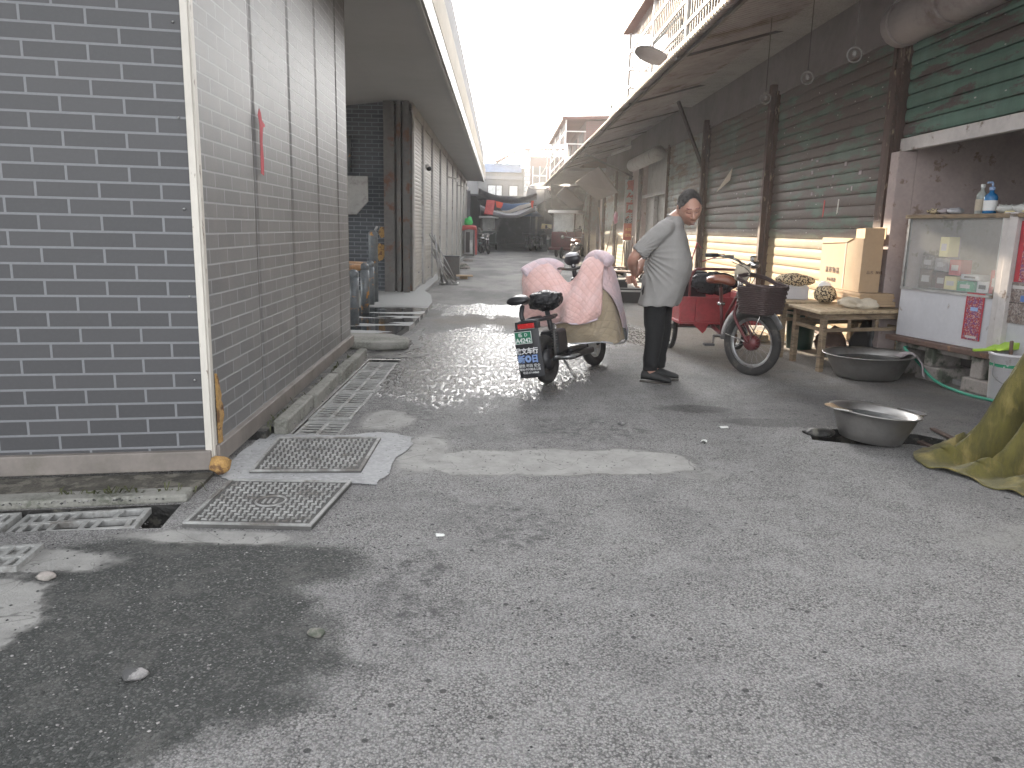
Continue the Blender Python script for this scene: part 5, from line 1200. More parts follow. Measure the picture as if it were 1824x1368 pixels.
for (x, y, rz, s, lb) in ((1.52, 4.98, .4, .035, 'white paper scrap on the road right of the cement strip'), (1.30, 4.62, 1.2, .03, 'small white paper scrap nearer the end of the cement strip'), (-.23, 3.06, .2, .018, 'curled pale scrap on the road below the covers')):
    g = patch([[(-s, -s*.6, .006), (s, -s*.5, .004)], [(-s*.9, s*.1, .016), (s*1.1, 0, .010)], [(-s, s*.7, .005), (s*.8, s*.6, .008)]], 4, 4); o = build_cloth(g, 'paper_scrap', 'curtain', None, thick=.001); o.location = (x, y, 0); o.rotation_euler = (0, 0, rz); tag(o, lb, 'paper scrap')
# weeds at the foot of the brick wall
g = G(); r = random.Random(8)
for k in range(210):
    if k < 150: x = -1.37+r.uniform(-.05, .05); y = r.choice((4.75, 4.9, 5.25, 5.9, 6.6, 7.1))+r.gauss(0, .12); z = .055
    else: x = r.choice((-1.75, -1.9, -1.55))+r.gauss(0, .1); y = 3.47+(x+1.5)*.17; z = .03
    a = r.uniform(0, 6.28); h = r.uniform(.01, .045); w_ = r.uniform(.003, .007); d = Vector((math.cos(a), math.sin(a), 0))
    p = Vector((x, y, z)); q = p+d*h*.7+Vector((0, 0, h)); n_ = Vector((-d.y, d.x, 0))*w_
    g.add([p-n_*.4, p+n_*.4, q+n_, q+d*w_*2, q-n_], [(0, 1, 2, 3, 4)])
o = g.build('low_weeds', 'foliage'); o['kind'] = 'stuff'

# ================================================================== VEHICLES
def wheel(parent, c, r, tr, wd, rot=None, spokes=0, hubr=.05, rimmat='chrome', name='wheel', fat=1.0):
    """wheel rolling along local X of its frame: axle along Y; a wheel part with tyre and rim as sub-parts"""
    q = rot or Matrix.Identity(3); ax = q@Matrix.Rotation(R(90), 3, 'X'); c = Vector(c)
    g = G(); g.lathe([(0, -wd*.45), (hubr, -wd*.45), (hubr, wd*.45), (0, wd*.45)], c, 16, ax)
    if spokes:
        for k in range(spokes):
            a = 2*math.pi*k/spokes; s = 1 if k % 2 else -1
            d = q@Vector((math.cos(a), 0, math.sin(a))); d2 = q@Vector((math.cos(a+.5*s), 0, math.sin(a+.5*s)))
            g.tube([c+d2*hubr*.8+q@Vector((0, s*wd*.35, 0)), c+d*(r-tr*1.7)], .0014, 4)
    else:
        for k in range(5):
            a = 2*math.pi*k/5; d = q@Vector((math.cos(a), 0, math.sin(a))); t = q@Vector((0, 1, 0))
            g.bar(c+d*hubr*.6, c+d*(r-tr*1.5), .022, .03, upv=t)
    w_ = g.build(name, rimmat if not spokes else 'steel', parent)
    ring = lambda rr: [c+q@Vector((rr*math.cos(2*math.pi*k/48), 0, rr*math.sin(2*math.pi*k/48))) for k in range(48)]
    g = G(); g.tube(ring(r-tr), [(tr*fat, tr)]*48, 10, True, ref=q@Vector((0, 1, 0))); g.build('tyre', 'rubber', w_)
    g = G(); g.tube(ring(r-tr*2), [(tr*.75*fat, tr*.30)]*48, 8, True, ref=q@Vector((0, 1, 0))); g.build('rim', rimmat, w_)
    return w_

# ---------------------------------------------- electric scooter under the quilted cover
LEAN = R(-10)
hd = math.atan2(.875, .485)
s = empty('electric_scooter', (.44, 6.42, 0), 'black electric scooter on its stand seen from behind in mid alley', 'scooter', rot=(Matrix.Rotation(hd, 3, 'Z')@Matrix.Rotation(LEAN, 3, 'X')).to_euler())
wheel(s, (0, 0, .205), .205, .042, .11, hubr=.085, rimmat='black_plastic', name='rear_wheel', fat=1.1)
wheel(s, (1.06, 0, .205), .205, .040, .09, hubr=.05, rimmat='signplate', name='front_wheel', fat=1.1, rot=Matrix.Rotation(R(-8), 3, 'Z'))
g = G(); g.tube(catmull([(0, .0, .25), (.12, 0, .30), (.25, 0, .24), (.45, 0, .17), (.68, 0, .17), (.80, 0, .30), (.88, 0, .55), (.80, 0, .86)], 5), .03, 10)
g.tube([(.22, 0, .25), (.14, 0, .62)], .022, 10); g.tube([(.86, 0, .5), (1.0, 0, .38), (1.06, .055, .2)], .022, 8); g.tube([(1.0, 0, .38), (1.06, -.055, .2)], .02, 8)
for sy in (-.075, .075): g.tube([(0, sy, .2), (.3, sy*.8, .2)], .016, 8); g.tube(catmull([(.16, sy, .56), (-.05, sy, .56), (-.22, sy, .54)], 4), .013, 8)
g.build('frame', 'black_plastic', s)
g = G(); g.bb(.30, .78, -.13, .13, .155, .21); g.bb(.34, .70, -.10, .10, .21, .25); g.build('footboard', 'black_plastic', s, bevel=.02)
g = G(); g.bb(.10, .32, -.085, .085, .22, .44); g.build('battery_case', 'black_plastic', s, bevel=.03)
g = G()
for sy in (-.085, .085):
    g.tube([(.02, sy, .21), (.06, sy, .50)], .011, 8)
    for k in range(8): g.tube([(.028+.004*k, sy, .29+.022*k), (.029+.004*k, sy, .297+.022*k)], .024, 10)
g.build('shock_absorber', 'steel_dark', s)
g = G(); g.tube([(-.02, -.10, .22), (.24, -.11, .18)], .012, 6); g.tube([(.10, -.11, .20), (.17, -.20, .19)], .011, 6); g.bar((.15, -.20, .205), (.2, -.20, .205), .07, .014); g.build('foot_peg', 'steel', s)
g = G(); g.tube([(.22, -.07, .16), (.18, -.17, .01)], .011, 7); g.tube([(.22, .07, .16), (.20, .17, -.04)], .011, 7); g.build('stand', 'steel', s)
# rear rack with passenger saddle
g = G()
for sy in (-.07, -.02, .03, .08): g.tube([(.10, sy, .555), (-.24, sy, .555)], .007, 6)
g.tube(catmull([(.10, -.085, .55), (-.20, -.09, .55), (-.27, 0, .55), (-.20, .09, .55), (.10, .085, .55)], 5), .014, 8)
g.tube(catmull([(-.24, .03, .54), (-.26, .04, .60), (-.22, .04, .68)], 4), [.02]*8+[.018], 10); g.build('rack', 'black_plastic', s)
def saddle(parent, c, L, W, H, mat, name, yaw=0):
    c = Vector(c); q = Matrix.Rotation(yaw, 3, 'Z'); g = G()
    def fn(u, v):
        a = 2*math.pi*u; x = v*2-1     # nose at +1
        wv = W*(.5 if x < -.2 else .5-.36*((x+.2)/1.2)**.8); cap = math.sqrt(max(0, 1-abs(x)**6))
        y = math.cos(a)*wv*cap; z = math.sin(a)*H*.5*cap*(1 if math.sin(a) > 0 else .8)+(.10*H*math.cos(x*3)+.12*H*(x < -.2)*abs(x))
        return c+q@Vector((x*L/2, y, z))
    g.grid(fn, 22, 20, True); return g.build(name, mat, parent)
saddle(s, (-.22, .05, .72), .22, .20, .085, 'black_plastic', 'passenger_saddle')
saddle(s, (.17, 0, .69), .27, .20, .09, 'black_plastic', 'saddle')
# tail lamp, mud flap, plate and its lettering
g = G(); g.box((-.275, .0, .515), (.035, .15, .042)); g.build('tail_lamp', 'tail_red', s, bevel=.008)
g = G(); g.box((-.262, -.095, .515), (.05, .035, .05)); g.box((-.262, .088, .515), (.05, .022, .05)); g.box((-.255, 0, .545), (.06, .2, .02)); g.build('lamp_housing', 'black_plastic', s, bevel=.006)
g = G(); g.box((-.292, .012, .478), (.014, .085, .022)); g.build('reflector', 'tail_red', s, bevel=.004)
def flapx(z): return -.285-.02*math.sin((z-.08)*4)
g = patch([[(flapx(z)+.02*(abs(y) > .09), y*(1 if z < .42 else .97), z) for y in (-.115, -.06, .0, .06, .115)] for z in (.49, .40, .30, .20, .09)], 4, 5); build_cloth(g, 'mud_flap', 'black_plastic', s, thick=.006)
rr = Matrix(((0, 0, -1), (-1, 0, 0), (0, 1, 0)))     # lettering faces -X (backwards); reads left to right from behind
g = G(); g.box((-.313, .022, .425), (.004, .155, .10)); pl = g.build('number_plate', 'plate_green', s, bevel=.001)
g = G(); 
for (y, z, a, b) in ((.022, .4735, .155, .004), (.022, .3775, .155, .004), (-.0535, .425, .004, .095), (.0975, .425, .004, .095)): g.box((-.3155, y, z), (.002, a, b))
g.build('plate_border', 'white_ink', pl)
text('A4242', .052, 'white_ink', pl, (-.3165, .022, .401), rr, 'plate_number', bold=.001); text('临  D', .036, 'white_ink', pl, (-.3165, .022, .446), rr, 'plate_number')
text('欣文车行', .053, 'white_ink', s, (-.3125, .004, .312), rr, 'flap_lettering', bold=.0016, sx=.96)
text('新◎日', .066, 'blue_ink_light', s, (-.3115, .002, .246), rr, 'flap_lettering', bold=.001, sx=.98)
text('新◎日', .066, 'blue_ink', s, (-.3100, .002, .246), rr, 'flap_lettering', bold=.0040, sx=.98)
text('销售 时尚 安全', .030, 'white_ink', s, (-.3055, .0, .192), rr, 'flap_lettering'); text('地址:中兴路北工商', .0235, 'white_ink', s, (-.302, .0, .162), rr, 'flap_lettering'); text('电话:37144060', .0235, 'white_ink', s, (-.298, .0, .134), rr, 'flap_lettering')
# handlebar, dash lamp
g = G(); g.tube(catmull([(.70, .33, .98), (.78, .16, .97), (.82, 0, .94), (.78, -.16, .97), (.70, -.33, .98)], 5), .013, 8); g.build('handlebar', 'steel_dark', s)
g = G(); g.ball((.86, .02, 1.03), (.055, .085, .055), 16, 10); g.tube([(.86, .02, 1.03), (.83, .0, .82)], .022, 8); g.build('dash_lamp', 'black_plastic', s)
g = G(); g.ball((.86, .02, 1.068), (.05, .07, .03), 14, 8); g.ball((.815, -.0, .975), (.006, .012, .012), 8, 6); g.build('dash_glass', 'silver_trim', s)
# black bag over the front saddle
g = G(); c = Vector((.12, -.01, .71))
def bagf(u, v):
    a = 2*math.pi*u; b = math.pi*v; p = Vector((math.cos(a)*math.sin(b)*.135, math.sin(a)*math.sin(b)*.145, -math.cos(b)*.072)); 
    k = 1+.22*noise.noise(p*14)+.10*noise.noise(p*40); p = p*k; 
    if p.z < -.01: p.z -= .03*(1-abs(p.x)/.14)
    return c+p
g.grid(bagf, 60, 36, True); 
bo = g.build('saddle_bag', 'black_gloss', None); bo.matrix_world = s.matrix_basis; tag(bo, 'crinkled black plastic bag tied over the scooter saddle', 'bag')
bpy.context.view_layer.update()
bo.matrix_basis = Matrix.Translation(s.location)@s.rotation_euler.to_matrix().to_4x4()
# the quilted wind cover, one thing lying on the bars
cv = empty('quilted_cover', (.44, 6.42, 0), 'pink and beige quilted wind cover draped over the scooter handlebars', 'scooter cover', rot=tuple(s.rotation_euler))
def wr(a, f): return lambda u, v: (a*math.sin(u*f+v*4)*(.3+v), a*.6*math.sin(v*9+u*5), a*.6*noise.noise(Vector((u*5, v*5, f))))
# back panel seen from behind: columns from the left end to the right end
pinkg = patch([
 [(.66, .44, .985), (.70, .34, 1.03), (.72, .20, 1.02), (.70, .08, .90), (.68, -.0, .82), (.68, -.08, .87), (.69, -.18, 1.00), (.68, -.30, 1.02), (.66, -.40, 1.00)],
 [(.62, .45, .87), (.58, .34, .90), (.58, .20, .88), (.60, .08, .79), (.60, .0, .75), (.58, -.08, .78), (.55, -.18, .86), (.56, -.30, .88), (.62, -.38, .90)],
 [(.60, .47, .70), (.54, .36, .70), (.53, .20, .68), (.52, .08, .66), (.48, .0, .66), (.46, -.08, .68), (.46, -.18, .70), (.50, -.27, .70), (.60, -.34, .72)],
 [(.58, .48, .55), (.54, .36, .54), (.52, .20, .52), (.48, .08, .54), (.44, .0, .56), (.42, -.08, .54), (.43, -.17, .54), (.48, -.25, .53), (.56, -.31, .53)],
 [(.58, .47, .48), (.54, .36, .47), (.52, .20, .46), (.48, .08, .47), (.44, .0, .48), (.42, -.08, .46), (.43, -.16, .45), (.48, -.23, .455), (.55, -.29, .47)]], 5, 6, lambda u, v: (.018*math.sin(u*23+v*5)*(.2+v)+.012*noise.noise(Vector((u*9, v*7, 1))), .008*math.sin(v*9+u*5), .010*noise.noise(Vector((u*6, v*6, 2)))))
build_cloth(pinkg, 'back_panel', 'pink', cv, 1.1, .8, .014)
# sleeves over the two grips
for sy, nm in ((1, 'left'), (-1, 'right')):
    g = G(); P = catmull([(.84, .13*sy, .955), (.80, .19*sy, 1.0), (.74, .27*sy, 1.015), (.68, .37*sy, .99), (.63, .43*sy, .96)], 5)
    g.tube(P, [(.038+.020*math.sin(math.pi*min(1, (i+3)/len(P)*.75))+.006*math.sin(i*2.1), .046+.020*math.sin(math.pi*min(1, (i+3)/len(P)*.75))) for i in range(len(P))], 20)
    o = g.build('sleeve', 'lilac', cv)
    ul = o.data.uv_layers.new(name='UVMap')
    for p in o.data.polygons:
        for li in p.loop_indices: co = o.data.vertices[o.data.loops[li].vertex_index].co; ul.data[li].uv = (co.y, co.z)
# front and right side skirt, pale lilac shell
sk = patch([
 [(.76, -.20, 1.02), (.86, -.26, 1.0), (.90, -.14, .96), (.92, 0, .93)],
 [(.62, -.345, .92), (.82, -.37, .92), (1.0, -.22, .86), (1.04, 0, .84)],
 [(.60, -.335, .76), (.88, -.385, .76), (1.12, -.22, .70), (1.16, 0, .68)],
 [(.74, -.365, .64), (.95, -.385, .60), (1.20, -.22, .55), (1.24, 0, .52)],
 [(.90, -.365, .50), (1.06, -.36, .44), (1.27, -.2, .38), (1.30, 0, .36)],
 [(1.02, -.345, .34), (1.12, -.33, .30), (1.28, -.2, .26), (1.30, 0, .26)]], 7, 6, wr(.010, 20))
build_cloth(sk, 'front_shell', 'lilac', cv, .8, .8, .010)
# beige lining turned out below, hanging in front of the rider's legs and over the right side
lin = patch([
 [(.46, .10, .56), (.47, -.05, .56), (.52, -.18, .58), (.60, -.30, .74), (.66, -.33, .80)],
 [(.50, .10, .46), (.50, -.05, .45), (.55, -.18, .47), (.66, -.30, .62), (.78, -.34, .70)],
 [(.54, .10, .38), (.56, -.05, .36), (.62, -.18, .37), (.76, -.30, .45), (.92, -.345, .56)],
 [(.58, .10, .33), (.62, -.05, .30), (.70, -.19, .30), (.86, -.29, .32), (1.03, -.335, .40)],
 [(.60, .10, .30), (.66, -.05, .26), (.76, -.19, .25), (.92, -.28, .21), (1.10, -.315, .22)]], 8, 7, lambda u, v: (.012*math.sin(u*14+v*5), .012*math.sin(u*19+v*3), .008*math.sin(u*11+v*10)))
build_cloth(lin, 'lining', 'beige', cv, .8, .7, .012)
g = G(); g.tube(catmull([(.66, -.335, .79), (.80, -.348, .69), (.93, -.352, .56), (1.04, -.342, .40), (1.11, -.322, .22)], 6), [(.008, .022)]*25, 8); g.build('binding', 'grey_trim', cv)
g = G(); g.tube(catmull([(.60, .10, .298), (.66, -.05, .258), (.76, -.19, .248), (.92, -.28, .208), (1.08, -.318, .200), (1.14, -.325, .24), (1.115, -.345, .34)], 6), .009, 8); g.build('binding', 'silver_trim', cv)
g = G(); g.tube(catmull([(.58, .46, .48), (.52, .20, .46), (.44, 0, .48), (.42, -.10, .455), (.45, -.20, .45), (.54, -.29, .468)], 6), .009, 8); g.build('binding', 'lilac', cv)

# ---------------------------------------------- red cargo tricycle
t = wthing('cargo_tricycle', (2.25, 7.1, 0), 'red pedal cargo tricycle with wicker basket and brown saddle', 'tricycle')
sa = R(35); fdir = Vector((math.sin(sa), -math.cos(sa), 0)); sdir = Vector((fdir.y*-1, fdir.x, 0))   # wheel heading, bar axis (to rider's left)
hub = Vector((2.34, 6.99, .30)); Q = Matrix((fdir, sdir, Vector((0, 0, 1)))).transposed()
wheel(t, hub, .305, .037, .10, Q, spokes=36, hubr=.035, rimmat='steel', name='front_wheel', fat=1.1)
g = G(); g.lathe([(0, -.055), (.06, -.05), (.075, -.02), (.075, .02), (.06, .05), (0, .055)], hub, 20, Q@Matrix.Rotation(R(90), 3, 'X')); g.build('hub_motor', 'red_dark', t)
head = Vector((2.24, 7.12, 0))
g = G()
for k in (-1, 1): g.tube(catmull([hub+sdir*.06*k, head+sdir*.055*k+Vector((.0, 0, .52)), head+sdir*.035*k+Vector((0, 0, .64))], 5), .014, 8)
g.tube([head+Vector((0, 0, .62)), head+Vector((0, .01, .80))], .02, 10); g.build('fork', 'red_dark', t)
g = G()
for k in (-1, 1): g.tube([head+Vector((0, 0, .66))+sdir*.03*k, head+Vector((-.01, .01, .98))+sdir*.03*k], .0085, 8)
g.tube([head+Vector((0, .01, .66)), head+Vector((0, .02, 1.0))], .012, 8); g.build('stem', 'chrome', t)
hc = head+Vector((0, .02, 1.0))
g = G(); g.tube(catmull([hc-sdir*.34-fdir*.12+Vector((0, 0, .085)), hc-sdir*.22-fdir*.08+Vector((0, 0, .085)), hc-sdir*.12+fdir*.02+Vector((0, 0, .05)), hc-sdir*.03+fdir*.05, hc+sdir*.03+fdir*.05, hc+sdir*.12+fdir*.02+Vector((0, 0, .03)), hc+sdir*.22-fdir*.05+Vector((0, 0, .06)), hc+sdir*.32-fdir*.12+Vector((0, 0, .06))], 5), .011, 10); g.build('handlebar', 'chrome', t)
for k in (-1, 1):
    zz = .085 if k < 0 else .06
    g = G(); g.tube([hc+sdir*.36*k-fdir*.13+Vector((0, 0, zz)), hc+sdir*.25*k-fdir*.085+Vector((0, 0, zz))], .018, 12); g.build('grip', 'black_plastic', t)
    g = G(); g.bar(hc+sdir*.22*k-fdir*.03+Vector((0, 0, zz-.01)), hc+sdir*.14*k-fdir*.0+Vector((0, 0, zz-.01)), .035, .03); g.tube([hc+sdir*.20*k+fdir*.01+Vector((0, 0, zz-.02)), hc+sdir*.33*k-fdir*.07+Vector((0, 0, zz-.03))], .005, 6); g.build('brake_lever', 'steel', t)
lumpy('mirror_bag', hc+fdir*.03-sdir*.02+Vector((0, 0, -.07)), (.075, .06, .09), 'cloth_cream', None, None, .35, 12, 3, parent=t).name = 'wrapped_bag'
g = G(); g.ball(hc+sdir*.10+fdir*.06+Vector((0, 0, -.0)), (.055, .03, .035), 14, 9); g.build('headlamp', 'chrome', t)
g = G(); g.tube(catmull([hc-sdir*.15+Vector((0, 0, .03)), hc+fdir*.10+Vector((0, 0, -.08)), head+fdir*.05+Vector((0, 0, .6)), hub+sdir*.07+Vector((0, 0, .05))], 6), .004, 6); g.tube(catmull([hc+sdir*.17+Vector((0, 0, .03)), hc+fdir*.12+sdir*.05+Vector((0, 0, -.10)), head+Vector((0, .1, .62)), head+Vector((.02, .4, .45))], 6), .004, 6); g.build('cable', 'black_plastic', t)
# fender with stay
g = G(); fe = []
for k in range(17):
    a = R(28+k*9.6); fe.append(hub+fdir*.335*math.cos(a)+Vector((0, 0, .335*math.sin(a))))
g.tube(fe, [(.030, .004)]*17, 8, ref=sdir); g.build('front_fender', 'steel', t)
g = G(); g.tube([hub-sdir*.06+fdir*.01, hub-sdir*.05+fdir*.13+Vector((0, 0, .33))], .005, 6); g.tube([hub-sdir*.06, hub-sdir*.04-fdir*.30+Vector((0, 0, .06))], .004, 6); g.build('fender_stay', 'chrome', t)
# wicker basket : tapered, walls woven from hoops and uprights, curved high back
bc = head+fdir*.235+Vector((0, 0, .585)); bk = G(); r = random.Random(2)
def bwall(g, L0, W0, L1, W1, z0, z1):
    pass
rows = 15
for j in range(rows+1):
    f = j/rows; L_ = .135+.03*f; W_ = .16+.035*f; pts = []
    for k in range(40):
        a = 2*math.pi*k/40; ca, sn = math.cos(a), math.sin(a); m_ = max(abs(ca), abs(sn)); px_ = ca/m_*(.96 if m_ > .98 else 1); py_ = sn/m_
        rd = (abs(ca)**6+abs(sn)**6)**(-1/6.); wv = .004*(1 if (k+j) % 2 else -1)
        z = .26*f
        if f > .9: z += .05*max(0, math.cos(a+math.pi))*1.0 - .03*math.cos(a)*1
        pts.append(bc+fdir*(ca*rd*(L_+wv))+sdir*(sn*rd*(W_+wv))+Vector((0, 0, z)))
    bk.tube(pts, .0105 if j < rows else .013, 6, True)
bk.lathe([(0, 0), (.13, 0), (.13, .01), (0, .01)], bc, 20, sx=1.1, sy=1.1)
bo2 = bk.build('basket', 'basket', t)
g = G(); g.bar(bc-fdir*.05+Vector((0, 0, -.02)), bc+fdir*.12+Vector((0, 0, -.02)), .12, .012); g.tube([bc+fdir*.10+Vector((0, 0, -.03)), hub+fdir*.02+sdir*.06], .006, 6); g.build('basket_bracket', 'steel_dark', t)
# frame
g = G(); g.tube(catmull([(2.24, 7.14, .70), (2.24, 7.25, .50), (2.24, 7.45, .34), (2.24, 7.75, .30), (2.26, 8.1, .34)], 6), .021, 10); g.tube([(2.24, 7.15, .76), (2.24, 7.5, .50), (2.24, 7.56, .40)], .015, 8); g.tube([(2.21, 7.50, .30), (2.19, 7.60, .76)], .017, 10); g.tube([(1.92, 8.1, .33), (2.62, 8.1, .33)], .018, 8); g.build('frame', 'red_dark', t)
g = G(); g.tube([(2.2, 7.585, .62), (2.19, 7.605, .80)], .012, 8); g.cyl((2.16, 7.56, .60), (2.23, 7.56, .60), .016, 8); g.build('seat_post', 'chrome', t)
saddle(t, (2.19, 7.58, .825), .29, .23, .10, 'saddle', 'saddle', R(-42))
g = G(); g.tube([(2.12, 7.5, .29), (2.34, 7.5, .29)], .014, 8); g.tube([(2.13, 7.5, .29), (2.09, 7.38, .22)], .009, 8); g.tube([(2.34, 7.5, .29), (2.37, 7.62, .36)], .009, 8); g.lathe([(0, -.004), (.085, -.004), (.09, 0), (.085, .004), (0, .004)], (2.33, 7.5, .29), 24, Matrix.Rotation(R(90), 3, 'Y')); g.build('crank', 'steel_dark', t)
for (x, y, z) in ((2.05, 7.38, .22), (2.42, 7.62, .36)):
    g = G(); g.box((x, y, z), (.10, .075, .022)); g.build('pedal', 'black_plastic', t, bevel=.005)
g = G(); g.prism([(7.5, .245), (7.5, .335), (8.5, .33), (8.5, .27)], 2.325, 2.335, fr=lambda y, z, x: (x, y, z)); g.build('chain_guard', 'steel_dark', t)
# cargo box
bx0, bx1, by0, by1, bz0, bz1 = 1.90, 2.74, 7.98, 9.05, .36, .62
g = G(); g.bb(bx0, bx1, by0, by0+.02, bz0, bz1); g.bb(bx0, bx1, by1-.02, by1, bz0, bz1); g.bb(bx0, bx0+.02, by0+.02, by1-.02, bz0, bz1); g.bb(bx1-.02, bx1, by0+.02, by1-.02, bz0, bz1); g.bb(bx0+.02, bx1-.02, by0+.02, by1-.02, bz0, bz0+.02); g.build('cargo_box', 'red_paint', t, bevel=.004)
g = G()
for z in (bz0+.0, bz1): g.bar((bx0-.01, by0-.012, z), (bx1+.01, by0-.012, z), .022); g.bar((bx0-.012, by0, z), (bx0-.012, by1, z), .022); g.bar((bx1+.012, by0, z), (bx1+.012, by1, z), .022)
for x in (bx0-.01, bx0+.16, bx1+.01): g.bar((x, by0-.014, bz0), (x, by0-.014, bz1), .022)
g.prism([(bx0+.12, bz0), (bx0+.30, bz0), (bx0+.27, bz0-.08), (bx0+.24, bz0-.11)], by0-.01, by0+.0, fr=lambda x, z, y: (x, y, z)); g.build('box_rail', 'red_paint', t)
g = G(); g.tube(catmull([(1.99, 8.02, .62), (1.99, 8.02, .80), (2.03, 8.02, .90), (2.12, 8.02, .915), (2.38, 8.02, .915), (2.47, 8.02, .90), (2.50, 8.02, .80), (2.50, 8.02, .62)], 5), .014, 8); g.build('back_hoop', 'red_dark', t)
lumpy('wrapped_backrest', (2.245, 8.03, .765), (.24, .05, .12), 'black_gloss', None, None, .18, 12, 2, 40, 24, parent=t)
for x in (1.94, 2.70):
    wheel(t, (x, 8.57, .25), .25, .026, .09, Matrix.Rotation(R(90), 3, 'Z'), spokes=20, hubr=.03, rimmat='steel', name='rear_wheel')
g = G(); g.tube([(1.90, 8.57, .25), (2.74, 8.57, .25)], .014, 8); g.bar((1.99, 8.57, .26), (1.99, 8.57, .36), .03); g.bar((2.64, 8.57, .26), (2.64, 8.57, .36), .03); g.build('axle', 'steel_dark', t)
o = wthing('black_case', (2.1, 8.75, .385), 'black case standing in the tricycle cargo box', 'case'); g = G(); g.bb(1.97, 2.32, 8.6, 8.85, .385, .86); g.build('body', 'black_plastic', o, bevel=.012); g = G(); g.bb(1.97, 2.32, 8.595, 8.598, .80, .82); g.build('seam', 'steel_dark', o)
g = G(); g.tube([(2.02, 8.55, .6), (2.16, 8.52, 1.18), (2.20, 8.5, 1.12)], .008, 6); g.tube([(2.2, 8.4, .98), (2.42, 8.35, 1.06)], .007, 6); tag(g.build('red_rod', 'red_paint'), 'thin red bent rod rising from the tricycle cargo box', 'rod')

# ---------------------------------------------- far vehicles
def small_scooter(name, loc, rz, label, bodymat, group):
    o = empty(name, loc, label, 'motorcycle', group, rz=rz)
    for x in (0, 1.2): wheel(o, (x, 0, .25), .25, .045, .1, hubr=.08, rimmat='steel_dark', name='wheel')
    g = G(); g.tube(catmull([(-.1, 0, .62), (.2, 0, .66), (.5, 0, .52), (.62, 0, .36), (.85, 0, .40), (1.0, 0, .72)], 4), [(.10, .08)]*3+[(.11, .10)]*6+[(.13, .09)]*6+[(.12, .12)]*6, 10); g.build('fairing', bodymat, o)
    g = G(); g.tube(catmull([(-.25, 0, .74), (.1, 0, .78), (.5, 0, .72)], 4), [(.11, .05)]*9, 10); g.build('seat', 'black_plastic', o)
    g = G(); g.tube([(1.2, .06, .25), (1.02, .05, .8)], .02, 6); g.tube([(1.2, -.06, .25), (1.02, -.05, .8)], .02, 6); g.tube([(.9, -.34, 1.02), (.97, 0, .98), (.9, .34, 1.02)], .015, 6); g.build('fork_and_bars', 'steel', o)
    g = G(); g.ball((1.08, 0, .88), (.07, .09, .08), 10, 7); g.build('headlamp', 'chrome', o)
    for sy in (-1, 1):
        g = G(); g.tube([(.92, .25*sy, 1.0), (.9, .33*sy, 1.2)], .006, 5); g.ball((.9, .34*sy, 1.23), (.012, .05, .035), 8, 6); g.build('mirror', 'chrome', o)
    return o
small_scooter('parked_scooter', (-1.12, 42.8, 0), R(-78), 'teal scooter parked beyond the red covered cabinet', 'teal', 'scooters parked on the left')
small_scooter('parked_scooter', (-.98, 40.6, 0), R(-70), 'dark scooter with a shiny front before the teal one', 'black_plastic', 'scooters parked on the left')
for k, (x, y, rz, mt, lb) in enumerate(((2.0, 54.5, -100, 'black_plastic', 'farthest dark motorcycle of the cluster near the dark hall'), (2.5, 52.0, -80, 'steel_dark', 'grey motorcycle second from the dark hall'), (2.3, 48.5, -110, 'black_plastic', 'dark motorcycle with shining mirrors midway in the cluster'), (2.9, 46.5, -95, 'van_green', 'greenish motorcycle just beyond the maroon three wheeler'), (3.0, 29.8, 95, 'steel_dark', 'dark motorcycle parked behind the pink scooter cover'))):
    small_scooter('parked_motorcycle', (x, y, 0), R(rz), lb, mt, 'motorcycles parked on the right')
lumpy('brown_cushion', (2.95, 30.3, .86), (.2, .3, .10), 'saddle', 'brown seat pad on the motorcycle behind the pink cover', 'cushion', .2, 6, 3)
K['backlit_pane'] = M('backlit_window', (.62, .64, .62), .4, bmp=0)  # opaque pale tone paints the light showing through the cab windows
